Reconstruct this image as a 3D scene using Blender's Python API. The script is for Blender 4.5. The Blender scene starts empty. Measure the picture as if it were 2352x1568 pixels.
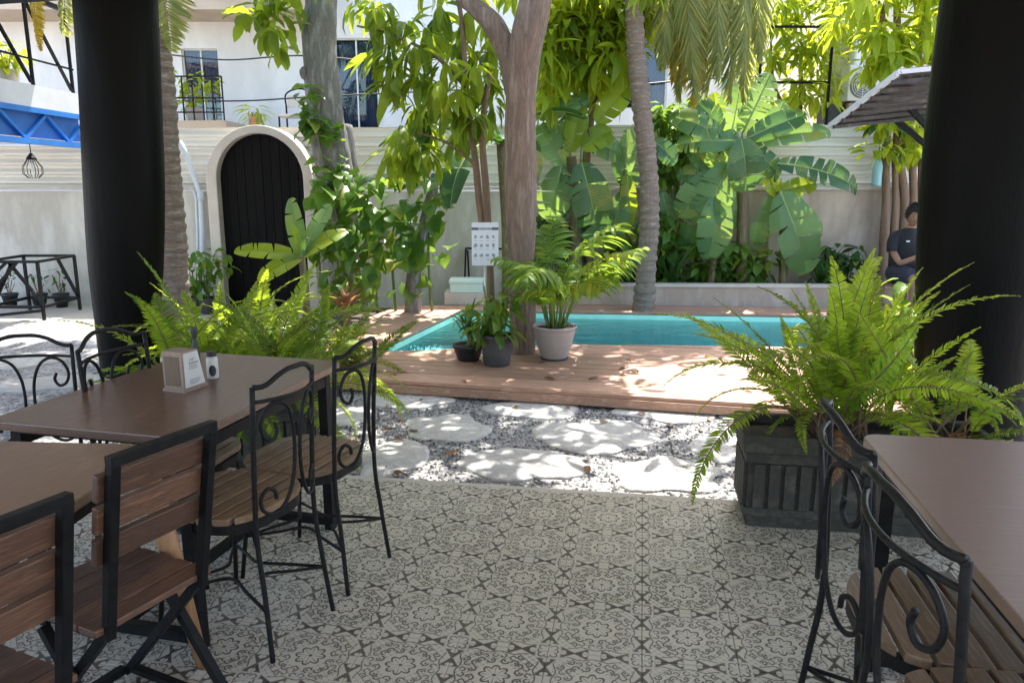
import bpy, math, random
import numpy as np
from mathutils import Vector, Matrix, Euler
R = math.radians
random.seed(7); RNG = np.random.default_rng(7)
SC = bpy.context.scene
COL = SC.collection

# ---------------------------------------------------------------- camera
CAM_H = 1.5
PITCH = math.atan((784 - 420) / 1764)
cd = bpy.data.cameras.new('camera'); cam = bpy.data.objects.new('camera', cd); COL.objects.link(cam)
cam.location = (0, 0, CAM_H); cam.rotation_euler = (math.pi / 2 - PITCH, 0, 0)
cd.sensor_width = 36; cd.lens = 27; cd.clip_start = .05; cd.clip_end = 300
SC.camera = cam
# ---------------------------------------------------------------- sky, sun, exposure
SUN_E, SUN_A = 61, 14          # elevation; azimuth from +Y towards +X
w = bpy.data.worlds.new('World'); SC.world = w; w.use_nodes = True
nt = w.node_tree; bg = nt.nodes['Background']
sky = nt.nodes.new('ShaderNodeTexSky'); sky.sky_type = 'NISHITA'; sky.sun_disc = False
sky.sun_elevation = R(SUN_E); sky.sun_rotation = R(SUN_A); sky.air_density = 1.0; sky.dust_density = 2.0; sky.ozone_density = 1.0
nt.links.new(sky.outputs[0], bg.inputs[0]); bg.inputs[1].default_value = .15
sd = bpy.data.lights.new('sun', 'SUN'); sd.energy = 2.75; sd.angle = R(.55); sd.color = (1, .95, .86)
sun = bpy.data.objects.new('sun', sd); COL.objects.link(sun)
SDIR = Vector((math.cos(R(SUN_E)) * math.sin(R(SUN_A)), math.cos(R(SUN_E)) * math.cos(R(SUN_A)), math.sin(R(SUN_E))))
sun.rotation_euler = SDIR.to_track_quat('Z', 'Y').to_euler(); sun.location = SDIR * 30
SC.view_settings.view_transform = 'Standard'; SC.view_settings.look = 'None'
SC.view_settings.gamma = 1; SC.view_settings.use_curve_mapping = False
SC.view_settings.exposure = 2.5
SC.render.engine = 'CYCLES'
cy = SC.cycles
cy.use_denoising = True; cy.max_bounces = 9; cy.diffuse_bounces = 5; cy.glossy_bounces = 3; cy.transmission_bounces = 4
cy.transparent_max_bounces = 12; cy.sample_clamp_indirect = 8; cy.caustics_reflective = False; cy.caustics_refractive = False
try: cy.denoiser = 'OPENIMAGEDENOISE'
except Exception: pass

# ---------------------------------------------------------------- pixel rays of the 2352 x 1568 photograph view
def _ray(x, y):
    a = (x - 1176) / 1764; b = -(y - 784) / 1764
    return Vector((a, math.cos(PITCH) + b * math.sin(PITCH), -math.sin(PITCH) + b * math.cos(PITCH)))
def G(x, y, z=0.0):            # on the level z
    d = _ray(x, y); t = (z - CAM_H) / d.z
    return Vector((d.x * t, d.y * t, z))
def AY(x, y, Y):               # at the depth Y
    d = _ray(x, y); t = Y / d.y
    return Vector((d.x * t, Y, CAM_H + d.z * t))

# ---------------------------------------------------------------- object helpers
def tag(o, label=None, cat=None, group=None, kind=None):
    if label: o['label'] = label
    if cat: o['category'] = cat
    if group: o['group'] = group
    if kind: o['kind'] = kind
    return o
def thing(name, label, cat, loc=(0, 0, 0), rz=0, group=None):
    o = bpy.data.objects.new(name, None); COL.objects.link(o); o.empty_display_size = .1
    o.location = loc; o.rotation_euler = (0, 0, rz)
    return tag(o, label, cat, group)
def wloc(o):
    v = Vector((0, 0, 0))
    while o is not None: v += o.location; o = o.parent
    return v
def smooth(me):
    me.polygons.foreach_set('use_smooth', [True] * len(me.polygons))
class MB:
    def __init__(s): s.v = []; s.f = []
    def add(s, v, f):
        o = len(s.v); s.v += [tuple(p) for p in v]; s.f += [tuple(i + o for i in q) for q in f]; return s
    def box(s, x0, x1, y0, y1, z0, z1, m=None):
        v = [Vector((x, y, z)) for z in (z0, z1) for y in (y0, y1) for x in (x0, x1)]
        if m: v = [m @ p for p in v]
        return s.add(v, [(0, 2, 3, 1), (4, 5, 7, 6), (0, 1, 5, 4), (2, 6, 7, 3), (0, 4, 6, 2), (1, 3, 7, 5)])
    def bar(s, a, b, wx, wy=None, up=(0, 0, 1)):          # square bar from a to b
        a = Vector(a); b = Vector(b); wy = wy or wx; d = (b - a); L = d.length; d.normalize()
        u = Vector(up)
        if abs(d.dot(u)) > .95: u = Vector((0, 1, 0))
        x = d.cross(u).normalized(); y = x.cross(d)
        m = Matrix((x, d, y)).transposed().to_4x4(); m.translation = a
        return s.box(-wx / 2, wx / 2, 0, L, -wy / 2, wy / 2, m)
    def tube(s, pts, r, n=8, closed=False, squash=None):
        P = [Vector(p) for p in pts]; k = len(P)
        rr = r if isinstance(r, (list, tuple)) else [r] * k
        vs = []; ref = None
        for i, p in enumerate(P):
            if closed: t = P[(i + 1) % k] - P[i - 1]
            else: t = P[min(i + 1, k - 1)] - P[max(i - 1, 0)]
            t.normalize()
            if ref is None: ref = Vector((0, 0, 1)) if abs(t.z) < .9 else Vector((1, 0, 0))
            x = (ref - t * ref.dot(t)).normalized(); y = t.cross(x); ref = x
            for j in range(n):
                a = 2 * math.pi * j / n
                vs.append(p + (x * math.cos(a) + y * math.sin(a)) * rr[i])
        fs = []
        for i in range(k if closed else k - 1):
            A = i * n; B = ((i + 1) % k) * n
            for j in range(n): fs.append((A + j, A + (j + 1) % n, B + (j + 1) % n, B + j))
        if not closed:
            fs.append(tuple(reversed(range(n)))); fs.append(tuple((k - 1) * n + j for j in range(n)))
        return s.add(vs, fs)
    def prism(s, poly, z0, z1, m=None):
        n = len(poly)
        a = sum(poly[i][0] * poly[(i + 1) % n][1] - poly[(i + 1) % n][0] * poly[i][1] for i in range(n))
        if a < 0: poly = poly[::-1]
        v = [Vector((p[0], p[1], z0)) for p in poly] + [Vector((p[0], p[1], z1)) for p in poly]
        if m: v = [m @ p for p in v]
        f = [tuple(reversed(range(n))), tuple(range(n, 2 * n))] + [(i, (i + 1) % n, n + (i + 1) % n, n + i) for i in range(n)]
        return s.add(v, f)
    def lathe(s, prof, c=(0, 0, 0), n=24, cap=True):
        c = Vector(c); v = []; f = []
        for r, z in prof:
            for j in range(n):
                a = 2 * math.pi * j / n; v.append(c + Vector((r * math.cos(a), r * math.sin(a), z)))
        for i in range(len(prof) - 1):
            for j in range(n): f.append((i * n + j, i * n + (j + 1) % n, (i + 1) * n + (j + 1) % n, (i + 1) * n + j))
        if cap:
            f.append(tuple(reversed(range(n)))); f.append(tuple((len(prof) - 1) * n + j for j in range(n)))
        return s.add(v, f)
    def mesh(s, name, mat=None, sm=False):
        me = bpy.data.meshes.new(name); me.from_pydata([tuple(p) for p in s.v], [], s.f); me.update()
        if mat: me.materials.append(mat)
        if sm: smooth(me)
        return me
    def build(s, name, mat, parent=None, world=False, sm=False, bevel=0, origin=None):
        if world:
            o = wloc(parent) if parent is not None else Vector((0, 0, 0))
            if origin is not None: o = o + Vector(origin) if parent is not None else Vector(origin)
            s.v = [tuple(Vector(p) - o) for p in s.v]
        ob = bpy.data.objects.new(name, s.mesh(name, mat, sm)); COL.objects.link(ob)
        if parent is not None: ob.parent = parent
        if origin is not None: ob.location = origin
        if bevel:
            b = ob.modifiers.new('bevel', 'BEVEL'); b.width = bevel; b.segments = 2; b.limit_method = 'ANGLE'; b.angle_limit = R(40)
        return ob
def inst(name, me, parent, mat4=None):
    o = bpy.data.objects.new(name, me); COL.objects.link(o)
    if parent is not None: o.parent = parent
    if mat4 is not None: o.matrix_local = mat4
    return o
def copy_tree(o, parent=None):
    c = o.copy(); COL.objects.link(c); c.parent = parent
    for ch in list(o.children): copy_tree(ch, c)
    return c
def struct(o): o['kind'] = 'structure'; return o
def crom(P, n=8, closed=False):
    P = [Vector(p) for p in P]; out = []; k = len(P)
    rng = range(k if closed else k - 1)
    for i in rng:
        if closed: a, b, c, d = P[i - 1], P[i], P[(i + 1) % k], P[(i + 2) % k]
        else: a, b, c, d = P[max(i - 1, 0)], P[i], P[i + 1], P[min(i + 2, k - 1)]
        for j in range(n):
            t = j / n
            out.append(.5 * ((2 * b) + (c - a) * t + (2 * a - 5 * b + 4 * c - d) * t * t + (3 * b - a - 3 * c + d) * t ** 3))
    if not closed: out.append(P[-1])
    return out
def clip(poly, p, n):          # keep the side where (q-p).n <= 0
    out = []
    for i in range(len(poly)):
        a = poly[i]; b = poly[(i + 1) % len(poly)]
        da = (a[0] - p[0]) * n[0] + (a[1] - p[1]) * n[1]; db = (b[0] - p[0]) * n[0] + (b[1] - p[1]) * n[1]
        if da <= 0: out.append(a)
        if (da < 0 < db) or (db < 0 < da):
            t = da / (da - db); out.append((a[0] + (b[0] - a[0]) * t, a[1] + (b[1] - a[1]) * t))
    return out

# ---------------------------------------------------------------- materials
class X:                        # small expression builder over Math nodes
    def __init__(s, nt, sock): s.nt = nt; s.s = sock
    def _op(s, op, *o, clamp=False):
        n = s.nt.nodes.new('ShaderNodeMath'); n.operation = op; n.use_clamp = clamp
        for i, q in enumerate((s,) + o):
            if isinstance(q, X): s.nt.links.new(q.s, n.inputs[i])
            else: n.inputs[i].default_value = q
        return X(s.nt, n.outputs[0])
    def __add__(s, o): return s._op('ADD', o)
    def __sub__(s, o): return s._op('SUBTRACT', o)
    def __mul__(s, o): return s._op('MULTIPLY', o)
    def __truediv__(s, o): return s._op('DIVIDE', o)
    __radd__ = __add__; __rmul__ = __mul__
    def abs(s): return s._op('ABSOLUTE')
    def min(s, o): return s._op('MINIMUM', o)
    def max(s, o): return s._op('MAXIMUM', o)
    def fract(s): return s._op('FRACT')
    def sin(s): return s._op('SINE')
    def cos(s): return s._op('COSINE')
    def sqrt(s): return s._op('SQRT')
    def sq(s): return s * s
    def atan2(s, o): return s._op('ARCTAN2', o)
    def lt(s, o, soft=.008):    # 1 where s < o, soft edge
        return ((s * -1.0 + o) / (2 * soft) + .5)._op('ADD', 0.0, clamp=True)
    def inv(s): return s * -1.0 + 1.0
    def line(s, o, wd, soft=.005): return (s - o).abs().lt(wd, soft)
def newmat(name):
    m = bpy.data.materials.new(name); m.use_nodes = True; nt = m.node_tree
    return m, nt, nt.nodes['Principled BSDF']
def ramp(nt, fac, stops):
    r = nt.nodes.new('ShaderNodeValToRGB'); e = r.color_ramp.elements
    while len(e) < len(stops): e.new(.5)
    for i, (p, c) in enumerate(stops): e[i].position = p; e[i].color = (*c, 1)
    nt.links.new(fac, r.inputs[0]); return r.outputs[0]
def objco(nt, scale=(1, 1, 1), jitter=True):
    tc = nt.nodes.new('ShaderNodeTexCoord'); mp = nt.nodes.new('ShaderNodeMapping'); mp.inputs['Scale'].default_value = scale
    nt.links.new(tc.outputs['Object'], mp.inputs['Vector'])
    if jitter:
        oi = nt.nodes.new('ShaderNodeObjectInfo'); vm = nt.nodes.new('ShaderNodeVectorMath'); vm.operation = 'SCALE'
        vm.inputs[0].default_value = (31, 17, 23); nt.links.new(oi.outputs['Random'], vm.inputs['Scale'])
        nt.links.new(vm.outputs[0], mp.inputs['Location'])
    return mp.outputs[0]
def noise(nt, co, scale, detail=5, rough=.6):
    n = nt.nodes.new('ShaderNodeTexNoise'); n.inputs['Scale'].default_value = scale; n.inputs['Detail'].default_value = detail
    n.inputs['Roughness'].default_value = rough; nt.links.new(co, n.inputs['Vector']); return n.outputs['Fac']
def addbump(nt, b, h, strength, dist=.01):
    bp = nt.nodes.new('ShaderNodeBump'); bp.inputs['Strength'].default_value = strength; bp.inputs['Distance'].default_value = dist
    nt.links.new(h, bp.inputs['Height']); nt.links.new(bp.outputs[0], b.inputs['Normal'])
def mat(name, c1, c2=None, scale=6, rough=.6, stretch=(1, 1, 1), bump=.2, bscale=None, metal=0, spec=.5, c3=None, rvar=.0, lo=.3, hi=.7, vary=0, bdist=.01):
    m, nt, b = newmat(name); co = objco(nt, stretch)
    f = noise(nt, co, scale)
    c2 = c2 or tuple(x * .8 for x in c1)
    st = [(lo, c1), (hi, c2)]
    if c3: st = [(lo, c1), ((lo + hi) / 2, c2), (hi, c3)]
    col = ramp(nt, f, st)
    if vary:
        oi = nt.nodes.new('ShaderNodeObjectInfo'); hs = nt.nodes.new('ShaderNodeHueSaturation')
        v = X(nt, oi.outputs['Random']) * (2 * vary) + (1 - vary)
        nt.links.new(v.s, hs.inputs['Value']); nt.links.new(col, hs.inputs['Color']); col = hs.outputs[0]
    nt.links.new(col, b.inputs['Base Color'])
    b.inputs['Roughness'].default_value = rough; b.inputs['Metallic'].default_value = metal; b.inputs['Specular IOR Level'].default_value = spec
    if rvar:
        g = X(nt, noise(nt, co, scale * 1.7)) * (2 * rvar) + (rough - rvar); nt.links.new(g.s, b.inputs['Roughness'])
    if bump: addbump(nt, b, noise(nt, co, bscale or scale * 4, 6), bump, bdist)
    return m
def leafmat(name, dark, light, trans, tw=.42, rough=.5, spec=.28, ns=9.0, veins=0):
    m, nt, b = newmat(name)
    g = nt.nodes.new('ShaderNodeNewGeometry'); oi = nt.nodes.new('ShaderNodeObjectInfo')
    r = (X(nt, g.outputs['Random Per Island']) + X(nt, oi.outputs['Random'])).fract()
    tc = nt.nodes.new('ShaderNodeTexCoord')
    nz = X(nt, noise(nt, tc.outputs['Object'], ns, 3))
    f = (r * .75 + nz * .5 - .12)
    if veins:
        wv = nt.nodes.new('ShaderNodeTexWave'); wv.bands_direction = 'Y'; wv.inputs['Scale'].default_value = veins; wv.inputs['Distortion'].default_value = 3.0; wv.inputs['Detail'].default_value = 3; wv.inputs['Detail Scale'].default_value = 2.5
        nt.links.new(tc.outputs['Object'], wv.inputs['Vector']); f = f + (X(nt, wv.outputs['Fac']) - .5) * .16
    nt.links.new(ramp(nt, f.s, [(0, dark), (.82, light), (.93, (.34, .27, .035))]), b.inputs['Base Color'])
    b.inputs['Roughness'].default_value = rough; b.inputs['Specular IOR Level'].default_value = spec
    t = nt.nodes.new('ShaderNodeBsdfTranslucent')
    nt.links.new(ramp(nt, f.s, [(0, tuple(x * .55 for x in trans)), (1, trans)]), t.inputs['Color'])
    mx = nt.nodes.new('ShaderNodeMixShader'); mx.inputs[0].default_value = tw
    nt.links.new(b.outputs[0], mx.inputs[1]); nt.links.new(t.outputs[0], mx.inputs[2])
    nt.links.new(mx.outputs[0], nt.nodes['Material Output'].inputs['Surface'])
    addbump(nt, b, noise(nt, tc.outputs['Object'], 60, 2), .15, .004)
    return m
M = {}
M['black_metal'] = mat('black_metal', (.006, .006, .007), (.014, .013, .013), 30, .42, bump=.15, rvar=.08, spec=.12)
M['iron'] = mat('iron', (.007, .007, .008), (.018, .016, .015), 40, .42, bump=.3, rvar=.08, spec=.16)
M['pillar_paint'] = mat('pillar_paint', (.0016, .0016, .0018), (.004, .0036, .0033), 5, .5, (1, 1, .25), .5, 22, rvar=.12, spec=.09)
M['table_wood'] = mat('table_wood', (.175, .100, .064), (.12, .066, .042), 9, .30, (9, .8, 9), .05, 40, c3=(.205, .112, .08), rvar=.05, spec=.7)
M['table_wood_light'] = mat('table_wood_light', (.235, .13, .076), (.18, .098, .056), 9, .30, (9, .8, 9), .05, 40, c3=(.265, .155, .092), rvar=.05, spec=.7)
M['slat_wood'] = mat('slat_wood', (.27, .17, .095), (.18, .105, .06), 7, .42, (1.2, 14, 14), .2, 30, c3=(.32, .215, .125), vary=.18)
M['chair_wood'] = mat('chair_wood', (.16, .076, .043), (.085, .040, .024), 7, .38, (1.2, 14, 14), .2, 30, c3=(.21, .10, .056), vary=.28)
M['leg_wood'] = mat('leg_wood', (.42, .22, .10), (.30, .14, .06), 10, .42, (12, 12, .8), .1, 30)
M['table_wood_mauve'] = mat('table_wood_mauve', (.225, .146, .104), (.195, .123, .087), 7, .36, (.8, 14, 9), .04, 40, c3=(.245, .155, .12), rvar=.05, spec=.55)
M['box_wood'] = mat('box_wood', (.30, .215, .165), (.23, .16, .12), 12, .5, (8, 8, 1), .1, 30)
M['box_front'] = mat('box_front', (.15, .10, .065), (.12, .078, .05), 12, .6, (8, 8, 1), .1, 30)
M['label'] = mat('label', (.62, .60, .58), (.56, .54, .52), 5, .45, bump=0)
M['print'] = mat('print', (.10, .10, .11), (.2, .2, .21), 20, .6, bump=0)
M['terrazzo'] = mat('planter', (.062, .058, .048), (.044, .041, .034), 14, .8, bump=.5, bscale=60, c3=(.085, .08, .066), spec=.25)
M['soil'] = mat('soil', (.035, .024, .016), (.015, .010, .007), 25, .95, bump=1.0, bscale=60)
M['wall_paint'] = mat('wall_paint', (.70, .67, .61), (.48, .44, .38), 2.2, .8, (1, 1, .35), .25, 50, c3=(.73, .70, .66), lo=.25, hi=.75)
M['wall_plinth'] = mat('wall_plinth', (.60, .49, .40), (.40, .32, .255), 2.6, .85, (1, 1, .35), .3, 40, c3=(.64, .55, .48), lo=.25, hi=.75)
M['house_white'] = mat('house_white', (.84, .82, .80), (.70, .68, .67), 1.6, .8, (1, 1, .4), .15, 40, c3=(.85, .84, .82), lo=.2, hi=.7)
M['house_cream'] = mat('house_cream', (.62, .55, .38), (.52, .46, .32), 1.5, .8, bump=.1, bscale=40)
M['soffit'] = mat('soffit', (.52, .40, .30), (.44, .34, .25), 3, .8, bump=.1)
M['sheet_metal'] = mat('sheet_metal', (.80, .77, .70), (.66, .62, .55), 2.0, .45, (.4, 1, 2), .1, 30, rvar=.1, spec=.5)
M['arch_plaster'] = mat('arch_plaster', (.66, .59, .52), (.54, .47, .41), 4, .85, bump=.35, bscale=50)
M['door_wood'] = mat('door_wood', (.006, .005, .0048), (.003, .0026, .0026), 8, .6, (10, 1, .6), .35, 20, vary=.25, spec=.12)
M['room_dark'] = mat('room_dark', (.03, .05, .09), (.02, .03, .06), 3, .08, bump=0, spec=.8)
M['curtain'] = mat('curtain', (.05, .12, .28), (.03, .08, .20), 4, .7, (18, 1, 1), .4, 6)
M['frame_white'] = mat('frame_white', (.75, .75, .74), (.66, .66, .66), 5, .5, bump=.05)
M['blue_paint'] = mat('blue_paint', (.02, .16, .52), (.03, .21, .62), 4, .45, bump=.1)
M['blue_sheet'] = mat('blue_sheet', (.02, .12, .40), (.03, .17, .5), 4, .5, bump=.1)
M['fascia'] = mat('fascia', (.66, .66, .68), (.56, .55, .56), 2, .7, bump=.1)
M['pvc'] = mat('pvc', (.62, .68, .74), (.55, .60, .66), 5, .4, bump=.05)
M['bark'] = mat('bark', (.31, .215, .165), (.19, .13, .10), 3.4, .88, (4, 4, .8), .9, 16, c3=(.38, .29, .235), lo=.3, hi=.7, bdist=.035)
M['bark_grey'] = mat('bark_grey', (.27, .25, .23), (.15, .135, .125), 3.5, .88, (3, 3, .8), .7, 14, c3=(.36, .33, .31), bdist=.035)
M['bark_palm'] = mat('bark_palm', (.27, .20, .155), (.17, .125, .10), 4, .9, (2, 2, 9), .8, 9, c3=(.34, .27, .22))
M['stem_brown'] = mat('stem_brown', (.22, .14, .085), (.13, .08, .05), 6, .8, (4, 4, .8), .4, 14)
M['stem_green'] = mat('stem_green', (.14, .20, .05), (.08, .12, .03), 8, .5, (5, 5, .6), .2, 14)
M['banana_stem'] = mat('banana_stem', (.20, .15, .07), (.11, .075, .04), 6, .6, (5, 5, .5), .3, 14, c3=(.22, .24, .09))
M['deck'] = mat('deck_wood', (.50, .30, .205), (.38, .21, .14), 5, .6, (1, 10, 10), .25, 25, c3=(.56, .37, .27), vary=.14)
M['deck_under'] = mat('deck_under', (.06, .035, .025), (.04, .025, .02), 6, .8)
M['stone'] = mat('stone', (.56, .55, .535), (.40, .39, .375), 6, .88, bump=1.0, bscale=24, c3=(.64, .63, .61), lo=.25, hi=.75, bdist=.02, vary=.06)
M['grout'] = mat('grout', (.27, .25, .22), (.2, .185, .16), 30, .9, bump=.3)
M['concrete'] = mat('concrete', (.50, .46, .40), (.42, .38, .33), 2, .85, bump=.2, bscale=40)
M['ceiling'] = mat('ceiling', (.70, .66, .60), (.64, .60, .54), 2, .8, bump=.1)
M['pot_pale'] = mat('pot_pale', (.42, .37, .35), (.34, .30, .285), 5, .6, bump=.15, bscale=40)
M['pot_dark'] = mat('pot_dark', (.075, .072, .078), (.05, .048, .052), 6, .6, bump=.15, bscale=40)
M['pot_black'] = mat('pot_black', (.018, .019, .02), (.03, .03, .03), 6, .5, bump=.1)
M['foam'] = mat('foam', (.66, .80, .74), (.60, .74, .68), 12, .7, bump=.15, bscale=80)
M['steel'] = mat('steel', (.50, .47, .43), (.42, .40, .37), 12, .35, bump=.05, metal=.6)
M['sign_white'] = mat('sign_white', (.66, .68, .72), (.62, .64, .69), 5, .5, bump=0)
M['sign_ink'] = mat('sign_ink', (.06, .075, .12), (.09, .10, .15), 12, .5, bump=0)
M['sign_mark'] = mat('sign_mark', (.22, .23, .26), (.34, .35, .40), 30, .5, bump=0)
M['ac_body'] = mat('ac_body', (.62, .62, .58), (.56, .56, .52), 5, .5, bump=.05)
M['ac_grille'] = mat('ac_grille', (.16, .17, .16), (.12, .12, .12), 8, .5, bump=0)
M['brick'] = mat('brick', (.32, .24, .18), (.22, .16, .12), 6, .9, bump=.4)
M['cable'] = mat('cable', (.015, .015, .016), (.02, .02, .02), 5, .5, bump=0)
M['turquoise'] = mat('turquoise', (.26, .46, .48), (.20, .38, .40), 4, .5, bump=.1)
M['roof_tile'] = mat('roof_tile', (.075, .068, .066), (.045, .040, .040), 6, .7, bump=.3, c3=(.13, .12, .12))
M['skin'] = mat('skin', (.36, .19, .12), (.31, .16, .10), 10, .55, bump=.05)
M['shirt'] = mat('shirt', (.012, .013, .017), (.02, .02, .025), 12, .85, bump=.3, bscale=30)
M['shorts'] = mat('shorts', (.035, .038, .06), (.022, .024, .04), 12, .85, bump=.3, bscale=30)
M['hair'] = mat('hair', (.008, .006, .005), (.02, .014, .010), 60, .5, bump=.6, bscale=120)
M['eye'] = mat('eye', (.02, .015, .012), (.03, .02, .02), 5, .2, bump=0)
M['lip'] = mat('lip', (.24, .10, .075), (.2, .08, .06), 5, .5, bump=0)
M['phone'] = mat('phone', (.25, .26, .28), (.2, .21, .22), 5, .3, bump=0)
# foliage
M['fern'] = leafmat('fern', (.07, .14, .010), (.19, .30, .022), (.60, .78, .05), .55)
M['fern_dark'] = leafmat('fern_dark', (.04, .09, .010), (.11, .19, .02), (.34, .52, .04), .48)
M['tree_leaf'] = leafmat('tree_leaf', (.05, .11, .014), (.16, .24, .02), (.55, .68, .05), .5)
M['lime_leaf'] = leafmat('lime_leaf', (.12, .20, .012), (.28, .36, .025), (.74, .82, .05), .55)
M['dark_leaf'] = leafmat('dark_leaf', (.018, .06, .016), (.05, .12, .03), (.12, .28, .03), .32, .35)
M['pothos'] = leafmat('pothos', (.03, .10, .018), (.12, .22, .03), (.35, .55, .06), .38, .35)
M['banana'] = leafmat('banana', (.05, .14, .05), (.14, .27, .10), (.45, .66, .10), .45, .36, .5, 5, 11)
M['banana_lime'] = leafmat('banana_lime', (.12, .22, .012), (.22, .34, .03), (.62, .75, .03), .55, .35, .5, 5)
M['frond'] = leafmat('frond', (.14, .17, .06), (.26, .28, .10), (.58, .60, .16), .45)
M['frond_yellow'] = leafmat('frond_yellow', (.30, .20, .02), (.42, .32, .05), (.7, .5, .05), .5)
M['areca'] = leafmat('areca', (.06, .13, .014), (.15, .25, .03), (.45, .62, .06), .45)
M['bromeliad'] = leafmat('bromeliad', (.14, .07, .03), (.30, .14, .07), (.5, .25, .12), .35)
M['midrib'] = mat('midrib', (.26, .32, .10), (.20, .26, .08), 8, .5, bump=.1)

def tile_material():
    m, nt, b = newmat('patterned_tile')
    tc = nt.nodes.new('ShaderNodeTexCoord'); sp = nt.nodes.new('ShaderNodeSeparateXYZ'); nt.links.new(tc.outputs['Object'], sp.inputs[0])
    P = .303
    u = (X(nt, sp.outputs[0]) / P + .5 + 40.0).fract() - .5
    v = (X(nt, sp.outputs[1]) / P + .5 + 40.0).fract() - .5
    a = u.abs(); c = v.abs(); q = a.max(c); p = a.min(c)
    r = (u.sq() + v.sq()).sqrt(); th = v.atan2(u)
    def disc(x, y, rad): return (((q - x).sq() + (p - y).sq()).sqrt()).lt(rad, .006)
    def ringd(x, y, rad, wd, sx=1, sy=1):
        full = (((q - x).sq() + (p - y).sq()).sqrt() - rad).abs().lt(wd, .005)
        gap = ((q - x) * -sx).lt(0.0, .004) * ((p - y) * -sy).lt(0.0, .004)
        return full * gap.inv() * .82
    pet = r - ((th * 4.0).cos().abs() * .05 + .095)                                    # eight petals
    petal = pet.lt(0.0, .006); d = pet.lt(.026, .006) * petal.inv()
    spokes = ((th * 4.0).sin().abs()).lt(.16, .06) * petal * r.lt(.02).inv() * r.lt(.135)
    d = d.max(spokes * .8).max(r.lt(.020, .006))
    d = d.max(ringd(.245, .075, .040, .011)).max(disc(.252, .070, .013))               # curls
    d = d.max(ringd(.232, .178, .038, .011, -1, -1)).max(disc(.226, .186, .013))
    d = d.max(ringd(.315, .150, .030, .009, -1, 1))
    s1 = p + q                                                                          # straps cutting the corners
    d = d.max((s1 - .60).abs().lt(.008, .005) * p.lt(.19, .01).inv() * .75)
    d = d.max(ringd(.335, .235, .034, .010)).max(disc(.33, .24, .012)).max(ringd(.345, .045, .030, .009, 1, -1))
    d = d.max((q - .40 - (p * 22.0).cos() * .018).abs().lt(.008, .004) * p.lt(.30, .02) * .8)
    # border: dark bow ties on the joint lines, light cross at the corners
    e = q * -1.0 + .5; t = (p - .215).abs()
    bow = (e - (t * .64 + .013)).lt(0.0, .009) * t.lt(.150, .014) * .88
    leafy = ((((p - .335) / .035).sq() + (e / .040).sq()).sqrt()).lt(1.0, .12)
    leaf2 = ((((p - .10) / .030).sq() + (e / .045).sq()).sqrt()).lt(1.0, .12)
    bow = bow * leafy.inv() * leaf2.inv()
    d = d.max(bow)
    d = d.max(ringd(.435, .435, .035, .009)).max((p.line(.395, .008) * q.lt(.47, .01).inv()))
    fil = ((u * 74.0).sin() + (v * 74.0).sin()).abs().lt(.22, .12) * r.lt(.20, .01).inv() * q.lt(.43, .01) * .55
    d = d.max(fil)
    dots = ((u * 190.0).sin() * (v * 190.0).sin()).lt(-.62, .12) * (r - .30).abs().lt(.05, .02) * .45
    d = d.max(dots)
    co = tc.outputs['Object']; geo = nt.nodes.new('ShaderNodeNewGeometry')
    wear = X(nt, noise(nt, geo.outputs['Position'], 2.2, 5)); fine = X(nt, noise(nt, geo.outputs['Position'], 130, 3))
    oi = nt.nodes.new('ShaderNodeObjectInfo'); rnd = X(nt, oi.outputs['Random'])
    blot = X(nt, noise(nt, geo.outputs['Position'], 9, 6, .7))
    fac = (d * .86 + (fine - .5) * .34 + (wear - .5) * .30 + (rnd - .5) * .10 + (blot - .5) * .22)
    colr = ramp(nt, fac.s, [(.10, (.53, .485, .405)), (.72, (.085, .068, .054))])
    nt.links.new(colr, b.inputs['Base Color'])
    rg = wear * .25 + .33; nt.links.new(rg.s, b.inputs['Roughness']); b.inputs['Specular IOR Level'].default_value = .45
    addbump(nt, b, fine.s, .12, .003)
    return m
M['tile'] = tile_material()
def gravel_material():
    m, nt, b = newmat('gravel'); co = objco(nt, (1, 1, 1), False)
    vo = nt.nodes.new('ShaderNodeTexVoronoi'); vo.inputs['Scale'].default_value = 46; nt.links.new(co, vo.inputs['Vector'])
    sp = nt.nodes.new('ShaderNodeSeparateColor'); nt.links.new(vo.outputs['Color'], sp.inputs[0])
    n = X(nt, noise(nt, co, 3, 5)); f = X(nt, sp.outputs[0]) * .75 + n * .3
    nt.links.new(ramp(nt, f.s, [(.05, (.11, .108, .11)), (.5, (.28, .275, .276)), (1, (.48, .475, .47))]), b.inputs['Base Color'])
    b.inputs['Roughness'].default_value = .85
    h = X(nt, vo.outputs['Distance']) * -1.0; addbump(nt, b, h.s, 1.0, .02)
    return m
M['gravel'] = gravel_material()
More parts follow.
